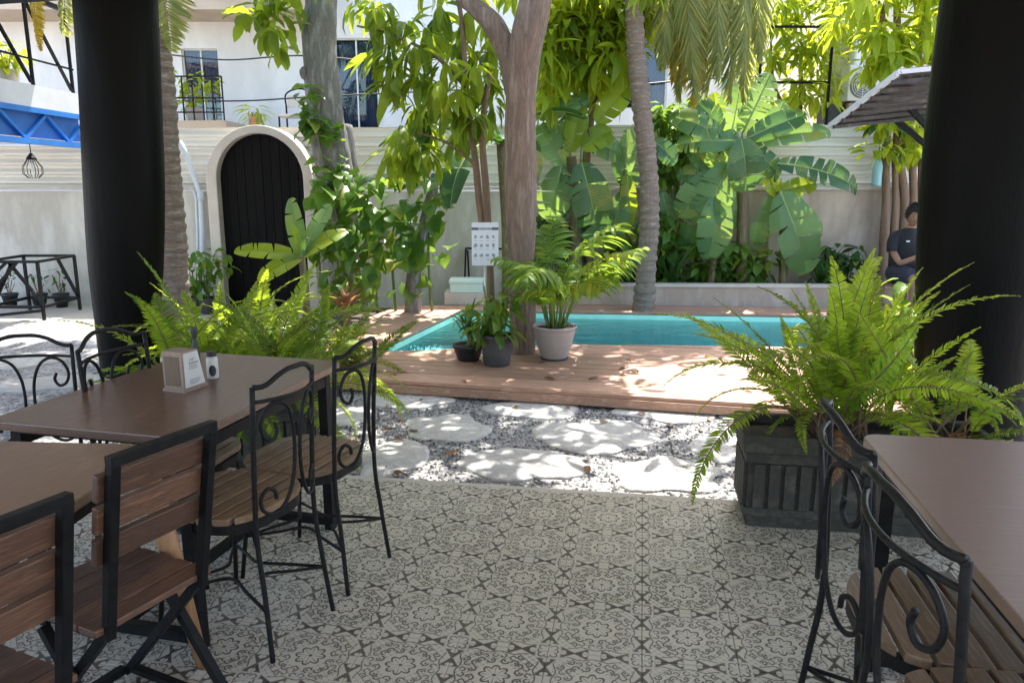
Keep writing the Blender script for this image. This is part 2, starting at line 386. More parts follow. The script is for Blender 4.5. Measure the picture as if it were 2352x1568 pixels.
def water_material():
    m, nt, b = newmat('water'); nt.nodes.remove(b)
    tr = nt.nodes.new('ShaderNodeBsdfTransparent'); gl = nt.nodes.new('ShaderNodeBsdfGlossy'); gl.inputs['Roughness'].default_value = .03
    fr = nt.nodes.new('ShaderNodeFresnel'); fr.inputs[0].default_value = 1.33
    co = objco(nt, (1, 1.6, 1), False); bp = nt.nodes.new('ShaderNodeBump'); bp.inputs['Strength'].default_value = .6; bp.inputs['Distance'].default_value = .03
    nt.links.new(noise(nt, co, 4.5, 3), bp.inputs['Height'])
    nt.links.new(bp.outputs[0], gl.inputs['Normal']); nt.links.new(bp.outputs[0], fr.inputs['Normal'])
    mx = nt.nodes.new('ShaderNodeMixShader'); nt.links.new(fr.outputs[0], mx.inputs[0]); nt.links.new(tr.outputs[0], mx.inputs[1]); nt.links.new(gl.outputs[0], mx.inputs[2])
    o = nt.nodes['Material Output']; nt.links.new(mx.outputs[0], o.inputs['Surface'])
    va = nt.nodes.new('ShaderNodeVolumeAbsorption'); va.inputs['Color'].default_value = (.04, .68, .88, 1); va.inputs['Density'].default_value = .62
    nt.links.new(va.outputs[0], o.inputs['Volume'])
    return m
M['water'] = water_material()
def pool_material():
    m, nt, b = newmat('pool_mosaic'); co = objco(nt, (1, 1, 1), False)
    nt.links.new(ramp(nt, noise(nt, co, 7, 4), [(.3, (.40, .82, .68)), (.7, (.50, .90, .76))]), b.inputs['Base Color']); b.inputs['Roughness'].default_value = .35
    return m
M['pool'] = pool_material()

def glass_material():
    m, nt, b = newmat('window_glass'); nt.nodes.remove(b)
    tr = nt.nodes.new('ShaderNodeBsdfTransparent'); tr.inputs[0].default_value = (.8, .86, .9, 1); gl = nt.nodes.new('ShaderNodeBsdfGlossy'); gl.inputs['Roughness'].default_value = .02
    fr = nt.nodes.new('ShaderNodeFresnel'); fr.inputs[0].default_value = 1.5
    mx = nt.nodes.new('ShaderNodeMixShader'); nt.links.new(fr.outputs[0], mx.inputs[0]); nt.links.new(tr.outputs[0], mx.inputs[1]); nt.links.new(gl.outputs[0], mx.inputs[2])
    nt.links.new(mx.outputs[0], nt.nodes['Material Output'].inputs['Surface']); return m
M['window_glass'] = glass_material()

# ================================================================ setting
GZ = -.06                       # level of the gravel
gd = MB()
for q in ((-45, 45, -30, 6.3), (-45, 45, 9.06, 60), (-45, -1.3, 6.3, 9.06), (4.21, 45, 6.3, 9.06)): gd.box(*q, GZ - .2, GZ - .012)
struct(gd.build('ground', M['concrete']))
# gravel bed with stepping stones
gb = MB()
for q in ((-9, 7, 3.0, 6.3), (-9, -1.3, 6.3, 8.25), (4.22, 7, 6.3, 8.25)): gb.box(*q, GZ - .1, GZ)
gravel = struct(gb.build('gravel_bed', M['gravel']))
# concrete yard in front of the left wall
struct(MB().box(-14, -2.6, 8.26, 10.05, GZ - .1, GZ + .004).build('concrete_yard', M['concrete']))

# patio floor: bed and single tiles
TH = R(-9.5); TP = .303
ux = Vector((math.cos(TH), math.sin(TH), 0)); uy = Vector((-math.sin(TH), math.cos(TH), 0))
org = Vector((-.355, 2.185, 0))
EDGE = 1.475                    # patio edge along uy from org
bed = MB().box(-8, 8, -7.5, EDGE + .0, -.30, -.003)
patio = struct(bed.build('patio_floor', M['grout'])); patio.location = org; patio.rotation_euler = (0, 0, TH)
kerb = MB().box(-8, 8, EDGE + .001, EDGE + .045, -.30, -.001).build('edge_strip', M['concrete'], patio, bevel=.004)
h = TP / 2 - .0008
tmesh = MB(); bv = .0025
tmesh.add([(-h, -h, -.0025), (h, -h, -.0025), (h, h, -.0025), (-h, h, -.0025), (-h + bv, -h + bv, 0), (h - bv, -h + bv, 0), (h - bv, h - bv, 0), (-h + bv, h - bv, 0)],
          [(4, 5, 6, 7), (0, 1, 5, 4), (1, 2, 6, 5), (2, 3, 7, 6), (3, 0, 4, 7)])
tme = tmesh.mesh('tile', M['tile'])
top = EDGE - 5 * TP
cut = MB(); cut.add([(-h, -h, -.0025), (h, -h, -.0025), (h, top - .001, -.0025), (-h, top - .001, -.0025), (-h + bv, -h + bv, 0), (h - bv, -h + bv, 0), (h - bv, top - .003, 0), (-h + bv, top - .003, 0)],
          [(4, 5, 6, 7), (0, 1, 5, 4), (1, 2, 6, 5), (2, 3, 7, 6), (3, 0, 4, 7)])
cme = cut.mesh('tile_cut', M['tile'])
for j in range(-7, 6):
    for i in range(-9, 14):
        mt = Matrix.Translation((i * TP, j * TP, random.uniform(-.0006, .0006))) @ Euler((random.gauss(0, .0012), random.gauss(0, .0012), 0)).to_matrix().to_4x4()
        inst('tile', cme if j == 5 else tme, patio, mt)

# stepping stones, each an uneven flat slab
def stone(cx, cy, rx, ry, rot, seed):
    rs = np.random.default_rng(seed); n = 26; mb = MB()
    ph = rs.uniform(0, 6.28, 4); am = rs.uniform(.03, .10, 4)
    ring = []
    for k in range(n):
        a = 2 * math.pi * k / n
        q = 1 + sum(am[i] * math.cos((i + 2) * a + ph[i]) for i in range(4)) + rs.uniform(-.05, .05)
        x = rx * q * math.cos(a); y = ry * q * math.sin(a); ring.append((x * math.cos(rot) - y * math.sin(rot), x * math.sin(rot) + y * math.cos(rot)))
    v = []; f = []
    for sc_, z in ((1.0, -.05), (1.0, .004), (.985, .011), (.90, .014), (.55, .014)):
        for x, y in ring: v.append((x * sc_, y * sc_, z + (rs.uniform(-.004, .004) if z > 0 else 0)))
    for l in range(4):
        for k in range(n): f.append((l * n + k, l * n + (k + 1) % n, (l + 1) * n + (k + 1) % n, (l + 1) * n + k))
    f.append(tuple(4 * n + k for k in range(n)))
    mb.add(v, f); o = mb.build('stepping_stone', M['stone'], gravel, sm=True); o.location = (cx, cy, GZ)
stones = [(950, 918, 190, 46), (1225, 940, 215, 48), (1530, 950, 230, 44), (1025, 985, 215, 62), (1365, 1003, 290, 76), (905, 1052, 170, 84),
          (1200, 1068, 290, 82), (1535, 1092, 280, 80), (1655, 1030, 140, 62), (1720, 955, 150, 46), (790, 958, 130, 46), (1420, 905, 120, 22)]
def depthw(px, y): return px * G(1176, y, GZ).y * 1.02 / 1764
for k, (x, y, wpx, hpx) in enumerate(stones):
    c = G(x, y, GZ); f_ = G(x, y - hpx / 2, GZ).y - G(x, y + hpx / 2, GZ).y
    stone(c.x, c.y, depthw(wpx, y) / 2 * .98, f_ / 2 * .98, R(-6), 100 + k)
for k, (x, y, rx, ry) in enumerate([(-2.9, 5.0, .34, .24), (-3.7, 5.9, .36, .26), (-2.3, 4.7, .3, .2), (-3.2, 6.9, .34, .26), (-4.3, 6.7, .36, .26), (-4.2, 5.2, .36, .25), (2.7, 5.0, .32, .2), (-2.8, 7.6, .3, .2), (-4.0, 7.5, .32, .22)]):
    stone(x, y, rx, ry, R(20 * k), 200 + k)
# loose pebbles in the nearer gravel
npb = 14000
px = RNG.uniform(-2.6, 3.2, npb); py = 3.62 - .155 * (px - .15) + RNG.uniform(.05, 2.2, npb) ** 1.0; ps = RNG.uniform(.006, .015, npb)
base = np.array([(1, 0, 0), (0, 1, 0), (-1, 0, 0), (0, -1, 0), (0, 0, .7), (0, 0, -.5)], float); tri = np.array([(0, 1, 4), (1, 2, 4), (2, 3, 4), (3, 0, 4), (1, 0, 5), (2, 1, 5), (3, 2, 5), (0, 3, 5)])
V = np.repeat(base[None], npb, 0) * RNG.uniform(.6, 1.3, (npb, 6, 1)) * ps[:, None, None]
a = RNG.uniform(0, 6.28, npb); ca, sa = np.cos(a)[:, None], np.sin(a)[:, None]
Vx = V[:, :, 0] * ca - V[:, :, 1] * sa; Vy = V[:, :, 0] * sa + V[:, :, 1] * ca
V = np.stack([Vx + px[:, None], Vy + py[:, None], V[:, :, 2] + GZ + .003], 2).reshape(-1, 3)
F = (tri[None] + 6 * np.arange(npb)[:, None, None]).reshape(-1, 3)
me = bpy.data.meshes.new('pebbles'); me.from_pydata(V.tolist(), [], F.tolist())
def pebble_mat():
    m, nt, b = newmat('pebble'); g = nt.nodes.new('ShaderNodeNewGeometry')
    nt.links.new(ramp(nt, g.outputs['Random Per Island'], [(0, (.07, .069, .072)), (.6, (.21, .207, .21)), (1, (.46, .455, .45))]), b.inputs['Base Color']); b.inputs['Roughness'].default_value = .85
    return m
me.materials.append(pebble_mat())
pb = bpy.data.objects.new('pebbles', me); COL.objects.link(pb); pb.parent = gravel; pb['kind'] = 'stuff'

# ---------------------------------------------------------------- deck and pool
DZ = .05
d0 = G(896, 873, DZ); d1 = G(1793, 930, DZ)
fd = (d1 - d0).normalized(); fn = (fd.y, -fd.x)               # outward of the deck: towards the camera
pn0 = Vector((-1.0, 6.62)); pn1 = Vector((.56, 6.90)); pn2 = Vector((4.2, 6.70)); pf2 = Vector((4.2, 8.40)); pf1 = Vector((-.58, 8.86)); pl = Vector((-1.22, 6.60))
under = MB()
def out(a, b):
    d = (b - a).normalized(); return (-d.y, d.x)
nl1 = out(pn0, pn1); nl2 = out(pn1, pn2)
BW = .138
def deck_boards(parent, origin, ang, lims, v0, v1, planes, u0=-6, u1=6):
    """boards along direction ang, widths stacked from v0 to v1, cut by the planes (point, outward normal)"""
    c, s = math.cos(ang), math.sin(ang); n = int((v1 - v0) / BW) + 1
    for k in range(n):
        a = v0 + k * BW; b = a + BW - .007
        poly = [(u0, a), (u1, a), (u1, b), (u0, b)]
        poly = [(origin[0] + p[0] * c - p[1] * s, origin[1] + p[0] * s + p[1] * c) for p in poly]
        for p, nn in planes:
            poly = clip(poly, p, nn)
            if len(poly) < 3: break
        if len(poly) < 3: continue
        cx = sum(p[0] for p in poly) / len(poly); cyy = sum(p[1] for p in poly) / len(poly)
        # local coordinates along the board
        loc = [((p[0] - cx) * c + (p[1] - cyy) * s, -(p[0] - cx) * s + (p[1] - cyy) * c) for p in poly]
        o = MB().prism(loc, -.026, 0).build('plank', M['deck'], parent)
        o.location = (cx, cyy, DZ + random.uniform(-.0015, .0015)); o.rotation_euler = (0, 0, ang)
bodyp = [(-1.9, 5.98), (4.2, 4.40), (4.2, 6.66), (.56, 6.86), (-1.0, 6.58), (-1.22, 6.6), (-.62, 8.82), (4.2, 8.45), (4.2, 8.98), (-.9, 9.3), (-1.9, 9.1)]
sub = MB()
sub.prism(clip([(-1.9, 4), (4.2, 4), (4.2, 6.62), (.56, 6.82), (-1.0, 6.54), (-1.9, 6.4)], (d0.x, d0.y + .03), fn), GZ - .02, DZ - .03)
sub.prism([(-1.9, 6.42), (-1.25, 6.56), (-.64, 8.84), (-.64, 9.2), (-1.9, 9.2)], GZ - .02, DZ - .031)
sub.prism([(-.63, 8.92), (4.2, 8.46), (4.2, 9.02), (-.63, 9.2)], GZ - .02, DZ - .032)
deck = struct(sub.build('pool_deck', M['deck_under']))
aang = math.atan2(fd.y, fd.x) * .8
deck_boards(deck, (d0.x, d0.y), aang, None, -1.0, 2.4, [((d0.x, d0.y), fn), (pn0, nl1), (pn1, nl2), ((4.2, 0), (1, 0)), ((-1.9, 0), (-1, 0))])
# left strip: boards along the pool's left side
le = (pf1 - pl).normalized(); aL = math.atan2(le.y, le.x)
deck_boards(deck, (pl.x, pl.y), aL, None, .004, .70, [((0, 9.2), (0, 1)), (pn0, (-nl1[0], -nl1[1])), ((-1.9, 0), (-1, 0))], -.1, 3)
fe = (pf2 - pf1).normalized(); aF = math.atan2(fe.y, fe.x)
deck_boards(deck, (pf1.x, pf1.y), aF, None, .004, .42, [((4.2, 0), (1, 0))], .0, 5)
fascia = MB()
fb0 = d0 - fd * 1.02; fb1 = d0 + fd * 5.3
fascia.bar((fb0.x, fb0.y - .012, DZ - .058), (fb1.x, fb1.y - .012, DZ - .058), .02, .06)
fascia.build('front_board', M['deck'], deck)
# pool basin and water
pp = [(pl.x, pl.y), (pn0.x, pn0.y), (pn1.x, pn1.y), (pn2.x, pn2.y), (pf2.x, pf2.y), (pf1.x, pf1.y)]
bs = MB(); n = len(pp)
def pdepth(x): return -.38 if x < -.3 else (-.38 - 1.1 * min(1, (x + .3) / 1.6))
xs = [-1.3, -.6, -.3, .3, .9, 1.3, 2.2, 4.2]
v = []; f = []
for x, y in pp: v += [(x, y, DZ - .03), (x, y, -1.6)]
for i in range(n):
    j = (i + 1) % n; f.append((2 * i, 2 * j, 2 * j + 1, 2 * i + 1))
bs.add(v, f)
for i in range(len(xs) - 1):
    a, b = xs[i], xs[i + 1]
    bs.add([(a, 6.2, pdepth(a)), (b, 6.2, pdepth(b)), (b, 9.2, pdepth(b)), (a, 9.2, pdepth(a))], [(0, 1, 2, 3)])
struct(bs.build('pool_basin', M['pool']))
wt = MB(); wt.prism([(x * .9995, y) for x, y in pp], -1.55, -.035)
struct(wt.build('pool_water', M['water']))

# ---------------------------------------------------------------- roof over the patio
EA = Vector((-3.3, 6.32)); EB = Vector((3.2, 4.74)); ed = (EB - EA).normalized()
A = EA - ed * 5.5; B = EB + ed * 5
A = EA - ed * 1.6; B = EB + ed * 1.6
roof = MB().prism([(A.x, A.y), (B.x, B.y), (5.3, -4.2), (-5.6, -4.2)], 3.02, 3.16)
rf = roof.build('patio_roof', M['ceiling']); struct(rf)
bm_ = MB(); a_ = EA - ed * 1.5; b_ = EB + ed * 1.5
bm_.bar((a_.x, a_.y - .18, 2.94), (b_.x, b_.y - .18, 2.94), .16, .16); bm_.build('eave_beam', M['pillar_paint'], rf)

# ---------------------------------------------------------------- boundary wall, low planter wall, corrugated fence
WY = 9.95
wl = thing('boundary_wall', 'long pale painted masonry wall under the corrugated sheets', 'wall', (0, WY, GZ))
MB().box(-13, 1.0, WY, WY + .18, GZ - .05, 1.39).build('wall_panel', M['wall_paint'], wl, world=True)
MB().box(1.002, 8, WY + .004, WY + .18, GZ - .05, 1.41).build('wall_panel', M['wall_plinth'], wl, world=True)
MB().box(-13, 8, WY - .03, WY + .2, 1.412, 1.45).build('coping', M['wall_paint'], wl, world=True)
for x in (-12, -9.2, -6.9, -1.2, 1.0, 3.4, 6.0):
    MB().box(x - .11, x + .11, WY - .035, WY + .01, GZ - .05, 1.405).build('pier', M['wall_paint'] if x < 1.2 else M['wall_plinth'], wl, world=True)
cf = thing('corrugated_fence', 'cream corrugated metal sheets standing on top of the boundary wall', 'fence', (0, WY + .1, 1.45))
def sheet(x0, x1, z0, z1, Y):
    mb = MB(); pts = []; z = z0; p = .115
    while z < z1:
        for dz, dy in ((0, 0), (.030, 0), (.042, -.045), (.068, -.045)): 
            if z + dz < z1: pts.append((z + dz, dy))
        z += p
    k = len(pts); v = []; f = []
    segs = 6
    for s_ in range(segs + 1):
        x = x0 + (x1 - x0) * s_ / segs; wob = random.uniform(-.004, .004)
        for zz, yy in pts: v.append((x, Y + yy + wob, zz))
    for s_ in range(segs):
        for i in range(k - 1): f.append((s_ * k + i, (s_ + 1) * k + i, (s_ + 1) * k + i + 1, s_ * k + i + 1))
    mb.add(v, f); mb.build('sheet', M['sheet_metal'], cf, world=True)
x = -13
i = 0
while x < 8:
    ztop = 1.96 if x < -6.1 else 2.22
    sheet(x, x + 2.02, 1.452, ztop + random.uniform(-.02, .02), WY + .10 - .004 * (i % 2)); x += 2.0; i += 1
for x in np.arange(-12.5, 8, 2.3): MB().box(x - .03, x + .03, WY + .125, WY + .18, 1.452, 2.15).build('post', M['sheet_metal'], cf, world=True)
MB().box(-13, -5.2, WY + .06, WY + .14, 1.98, 2.10).build('top_board', M['fascia'], cf, world=True)
lw = thing('low_planter_wall', 'low plastered planter wall along the far side of the pool', 'wall', (0, 9.25, GZ))
q0 = AY(1330, 708, 9.22); q1 = AY(2300, 708, 9.08)
lwb = MB(); lwb.prism([(.55, 9.28), (5.6, 9.06), (5.6, 9.16), (.55, 9.38)], GZ - .03, .27); lwb.build('wall_face', M['wall_plinth'], lw, world=True)
lc = MB(); lc.prism([(.53, 9.26), (5.6, 9.04), (5.6, 9.18), (.53, 9.40)], .272, .305); lc.build('coping', M['arch_plaster'], lw, world=True)
MB().prism([(.56, 9.385), (5.6, 9.17), (5.6, WY - .04), (.56, WY - .04)], GZ, .20).build('soil', M['soil'], lw, world=True)

# ---------------------------------------------------------------- arched gate
AYY = 9.62
o0 = AY(487, 600, AYY); o1 = AY(727, 600, AYY); i0 = AY(511, 600, AYY); i1 = AY(706, 600, AYY)
ztop_i = AY(608, 306, AYY).z; ztop_o = AY(608, 287, AYY).z
def arch(xa, xb, zt, n=20):
    r = (xb - xa) / 2; zc = zt - r * 1.04; c = (xa + xb) / 2
    return [(xa, GZ)] + [(c - r * math.cos(math.pi * k / n), zc + r * 1.04 * math.sin(math.pi * k / n)) for k in range(n + 1)] + [(xb, GZ)]
ao = arch(o0.x, o1.x, ztop_o); ai = arch(i0.x, i1.x, ztop_i)
gate = thing('arched_gate', 'tall arched gate with near black boards in a plaster surround', 'gate', ((o0.x + o1.x) / 2, AYY, GZ))
sm_ = MB(); v = []; f = []; k = len(ao)
for Y in (AYY, WY - .001):
    for p in ao: v.append((p[0], Y, p[1]))
    for p in ai: v.append((p[0], Y, p[1]))
for i in range(k - 1):
    f.append((i, i + 1, k + i + 1, k + i)); f.append((2 * k + i, 3 * k + i, 3 * k + i + 1, 2 * k + i + 1))
    f.append((i, 2 * k + i, 2 * k + i + 1, i + 1)); f.append((k + i, k + i + 1, 3 * k + i + 1, 3 * k + i))
f.append((0, k, 3 * k, 2 * k)); f.append((k - 1, 3 * k - 1, 4 * k - 1, 2 * k - 1))
sm_.add(v, f); sm_.build('surround', M['arch_plaster'], gate, world=True, bevel=.012)
nb = 10; bx0 = i0.x - .02; bx1 = i1.x + .02
poly_in = [(p[0], p[1]) for p in arch(i0.x - .015, i1.x + .015, ztop_i + .015, 28)]
for b in range(nb):
    xa = bx0 + (bx1 - bx0) * b / nb; xb = bx0 + (bx1 - bx0) * (b + 1) / nb - .006
    pl_ = clip(clip(poly_in, (xa, 0), (-1, 0)), (xb, 0), (1, 0))
    if len(pl_) < 3: continue
    cx = (xa + xb) / 2
    mb = MB(); mb.prism([(p[0] - cx, p[1]) for p in pl_], 0, .03, Matrix.Rotation(R(90), 4, 'X'))
    o = mb.build('board', M['door_wood'], gate); o.location = (cx - gate.location.x, AYY + .17 - gate.location.y + random.uniform(-.003, .003), -GZ)
MB().box(i0.x - .01, i1.x + .01, AYY + .18, AYY + .20, GZ, ztop_i - .5).build('back_panel', M['door_wood'], gate, world=True)
hh = MB().lathe([(.018, 0), (.018, .02), (.01, .022), (.01, .05), (.022, .055), (.022, .075), (.006, .08)], n=12).build('handle', M['iron'], gate)
hh.rotation_euler = (R(90), 0, 0); hh.location = (i1.x - .14 - gate.location.x, .142, .98)

# ---------------------------------------------------------------- houses behind
HY = 13.0
hs = thing('white_house', 'white two storey house with dark blue curtained windows', 'house', (-2, HY, GZ))
W1 = [AY(415, 112, HY), AY(511, 282, HY)]; W2 = [AY(767, 88, HY), AY(871, 302, HY)]; W3 = [AY(1425, 45, HY), AY(1530, 250, HY)]
def wall_with_holes(parent, x0, x1, z0, z1, Y, th, holes, m):
    xs_ = sorted({x0, x1, *[h_[0] for h_ in holes], *[h_[1] for h_ in holes]})
    mb = MB()
    for a, b in zip(xs_[:-1], xs_[1:]):
        hh_ = sorted([h_ for h_ in holes if h_[0] <= a + 1e-6 and h_[1] >= b - 1e-6], key=lambda q: q[2]); z = z0
        for h_ in hh_:
            mb.box(a, b, Y, Y + th, z, h_[2]); z = h_[3]
        mb.box(a, b, Y, Y + th, z, z1)
    return mb.build('wall', m, parent, world=True)
H = [(q[0].x, q[1].x, q[1].z, q[0].z) for q in (W1, W2, W3)]
wall_with_holes(hs, -14, 5.3, GZ, 6.0, HY, .25, H, M['house_white'])
for k, h_ in enumerate(H):
    x0, x1, z0, z1 = h_; wd = bpy.data.objects.new('tmp', None)
    t = .02
    fr = MB(); 
    for q in ((x0, x0 + t, z0, z1), (x1 - t, x1, z0, z1), (x0 + t, x1 - t, z0, z0 + t), (x0 + t, x1 - t, z1 - t, z1), ((x0 + x1) / 2 - t * .6, (x0 + x1) / 2 + t * .6, z0 + t, z1 - t)):
        fr.box(q[0], q[1], HY + .06, HY + .11, q[2], q[3])
    wd_o = fr.build('window', M['frame_white'], hs, world=True)
    for a, b in ((x0 + t, (x0 + x1) / 2 - t * .6), ((x0 + x1) / 2 + t * .6, x1 - t)):
        MB().box(a, b, HY + .08, HY + .086, z0 + t, z1 - t).build('pane', M['window_glass'], wd_o, world=True)
    bpy.data.objects.remove(wd)
    MB().box(x0 - .02, x1 + .02, HY + .251, HY + .27, z0 - .02, z1 + .02).build('dark_room_panel', M['room_dark'], hs, world=True)  # dark sheet standing in for the shade of an unlit room
    # curtains hang behind as folded cloth, here in front of the dark panel
    for a, b in ((x0 + .03, (x0 + x1) / 2 - .03), ((x0 + x1) / 2 + .03, x1 - .03)):
        mb = MB(); v = []; n_ = 24
        for s_ in range(n_ + 1):
            xx = a + (b - a) * s_ / n_; yy = HY + .125 + .010 * math.sin(s_ * 1.9)
            v += [(xx, yy, z1 - .04), (xx, yy, z0 + (z1 - z0) * (.30 if k == 0 else .06))]
        mb.add(v, [(2 * i, 2 * i + 1, 2 * i + 3, 2 * i + 2) for i in range(n_)])
        mb.build('curtain', M['curtain'], wd_o, world=True)
ez = AY(480, 22, HY - .9).z
MB().box(-14, -2.9, HY - .9, HY + .3, ez, ez + 1.3).build('eave', M['soffit'], hs, world=True)
# balcony at the first window
bal = MB(); b0 = AY(330, 290, 11.6); b1 = AY(521, 312, 11.6); bt = AY(460, 277, 11.6)
bal.box(b0.x - .2, b1.x, 11.6, HY - .001, b1.z, bt.z + .0); bo = bal.build('balcony', M['soffit'], hs, world=True)
for k in range(9):
    x = b0.x + (b1.x - .04 - b0.x) * k / 8
    MB().bar((x, 11.66, bt.z), (x, 11.66, bt.z + .62), .018).build('baluster', M['iron'], bo, world=True)
for zz in (.12, .32, .62): MB().bar((b0.x, 11.66, bt.z + zz), (b1.x - .04, 11.66, bt.z + zz), .02).build('rail', M['iron'], bo, world=True)
# plinth band of the house where the upper terrace meets the fence
MB().box(-3.9, .6, 11.4, 11.55, 2.02, AY(900, 300, 11.4).z).build('terrace_edge', M['fascia'], hs, world=True)

yh = thing('cream_house', 'cream plastered house corner behind the banana plants', 'house', (6.5, 11.3, GZ))
ya = AY(1905, 200, 11.3)
MB().box(ya.x, 10, 11.3, 11.6, GZ, 5.5).build('wall', M['house_cream'], yh, world=True)
c0 = AY(1985, 100, 11.1)
MB().box(c0.x - .12, c0.x + .02, 11.1, 11.299, 2.4, 5.5).build('downpipe', M['frame_white'], yh, world=True, bevel=.03)
lz = AY(2000, 237, 10.9)
MB().box(AY(1950, 237, 10.9).x, AY(2140, 237, 10.9).x, 10.9, 11.298, lz.z - .17, lz.z).build('ledge', M['brick'], yh, world=True)
MB().box(AY(1895, 262, 11).x, AY(1945, 262, 11).x, 11, 11.29, AY(0, 268, 11).z - .08, AY(0, 240, 11).z).build('meter_box', M['pot_black'], yh, world=True)
# air conditioner
a0 = AY(1952, 158, 10.92); a1 = AY(2075, 236, 10.92)
ac = thing('air_conditioner', 'white outdoor air conditioning unit with round fan grille on the ledge', 'air conditioner', ((a0.x + a1.x) / 2, 11.05, lz.z + .001))
MB().box(a0.x, a1.x, 10.93, 11.2, lz.z + .03, a0.z + .05).build('housing', M['ac_body'], ac, world=True, bevel=.015)
for x in (a0.x + .1, a1.x - .1): MB().box(x - .03, x + .03, 10.95, 11.18, lz.z + .001, lz.z + .03).build('foot', M['pot_black'], ac, world=True)
fc = AY(1982, 196, 10.925); mbf = MB()
mbf.lathe([(.001, 0), (.17, 0), (.17, .012), (.155, .014), (.155, .004), (.001, .004)], n=28, cap=False)
g_ = mbf.build('fan_ring', M['ac_grille'], ac); g_.rotation_euler = (R(90), 0, 0); g_.location = (fc.x - ac.location.x, 10.928 - ac.location.y, fc.z - ac.location.z)
gr = MB()
for k in range(5): gr.tube([(.03 * (k + 1) * math.cos(t), .03 * (k + 1) * math.sin(t), .014) for t in np.linspace(0, 6.283, 24, endpoint=False)], .003, 4, closed=True)
for k in range(8):
    t = k * math.pi / 4; gr.bar((0, 0, .014), (.16 * math.cos(t), .16 * math.sin(t), .014), .004)
g2 = gr.build('grille', M['frame_white'], g_)
# trellis frame of thin dark bars and turquoise board between the houses
tr = thing('garden_trellis', 'thin dark metal trellis frame in front of the yellow green shrubs', 'trellis', (AY(1830, 240, 10.6).x, 10.6, 1.5))
t0 = AY(1752, 62, 10.6); t1 = AY(1900, 245, 10.6)
for a, b in (((t0.x, t0.z), (t1.x, t0.z)), ((t1.x, t0.z + .0), (t1.x, GZ)), ((t0.x, t0.z), (t0.x, GZ)), ((t0.x, AY(0, 190, 10.6).z), (t1.x, AY(0, 190, 10.6).z))):
    MB().bar((a[0], 10.6, a[1]), (b[0], 10.6, b[1]), .03).build('bar', M['black_metal'], tr, world=True)
tr.location.z = GZ
for c_ in tr.children: c_.location.z = 1.5 - GZ
q = AY(1660, 170, 11.5); q2 = AY(1712, 245, 11.5)
tq = thing('turquoise_board', 'turquoise painted board behind the hanging palm fronds', 'board', ((q.x + q2.x) / 2, 11.5, GZ))
MB().box(q.x, q2.x, 11.5, 11.53, q2.z, q.z).build('panel', M['turquoise'], tq, world=True)
for x in (q.x + .03, q2.x - .03): MB().bar((x, 11.55, GZ), (x, 11.55, q.z), .035).build('post', M['black_metal'], tq, world=True)

# ---------------------------------------------------------------- balcony with blue truss on the left
lb = thing('side_balcony', 'upper balcony with pale fascia, blue steel truss and black brace rail', 'balcony', (-5.4, 8, GZ))
BX = -5.3
MB().box(BX - 2.6, BX, 4.5, 9.9, 2.32, 2.56).build('slab', M['fascia'], lb, world=True)
MB().box(BX - .10, BX - .06, 4.5, 9.85, 2.0, 2.319).build('truss_web', M['blue_sheet'], lb, world=True)
MB().box(BX - .09, BX + .01, 4.5, 9.85, 2.26, 2.318).build('truss_chord', M['blue_paint'], lb, world=True)
MB().box(BX - .09, BX + .01, 4.5, 9.85, 1.92, 1.98).build('truss_chord', M['blue_paint'], lb, world=True)
y = 4.5; k = 0
while y < 9.6:
    za, zb = (1.98, 2.26) if k % 2 == 0 else (2.26, 1.98)
    MB().bar((BX - .035, y, za), (BX - .035, y + .42, zb), .035).build('truss_diagonal', M['blue_paint'], lb, world=True); y += .42; k += 1
for yy in (5.2,):
    MB().box(BX - .1, BX, yy - .05, yy + .05, GZ, 1.919).build('column', M['fascia'], lb, world=True)
ys = [5.0, 5.8, 6.6, 7.4, 8.2, 9.0, 9.8]
for a in ys: MB().bar((BX - .06, a, 2.561), (BX - .06, a, 3.5), .03).build('rail_post', M['black_metal'], lb, world=True)
for a, b in zip(ys[:-1], ys[1:]): MB().bar((BX - .06, a + .03, 3.46), (BX - .06, b - .03, 2.6), .03).build('rail_brace', M['black_metal'], lb, world=True)
MB().bar((BX - .06, 4.9, 3.52), (BX - .06, 9.85, 3.52), .05).build('top_rail', M['black_metal'], lb, world=True)
MB().bar((BX - .06, 4.9, 2.85), (BX - .06, 9.85, 2.85), .02).build('mid_rail', M['black_metal'], lb, world=True)
MB().box(BX - 2.6, BX + .25, 4.0, 9.6, 3.80, 3.92).build('upper_slab', M['soffit'], lb, world=True)
# wire lantern
ln = AY(103, 345, 8.9); lnx = BX - .03
lt = thing('wire_lantern', 'small black wire cage lantern hanging under the blue truss', 'lantern', (lnx, 8.75, 1.55))
MB().tube([(0, 0, .37), (0, 0, .26)], .006, 6).build('cord', M['cable'], lt)
MB().lathe([(.012, .27), (.05, .22), (.055, .20), (.04, .20)], n=14).build('cap', M['black_metal'], lt)
cg = MB()
for k in range(8):
    t = k * math.pi / 4; cg.tube([(r_ * math.cos(t), r_ * math.sin(t), z_) for r_, z_ in ((.045, .2), (.10, .12), (.10, .05), (.05, 0))], .004, 5)
cg.build('cage', M['iron'], lt)
MB().lathe([(.004, .19), (.025, .15), (.03, .12), (.018, .085), (.004, .08)], n=12).build('bulb', M['frame_white'], lt, sm=True)

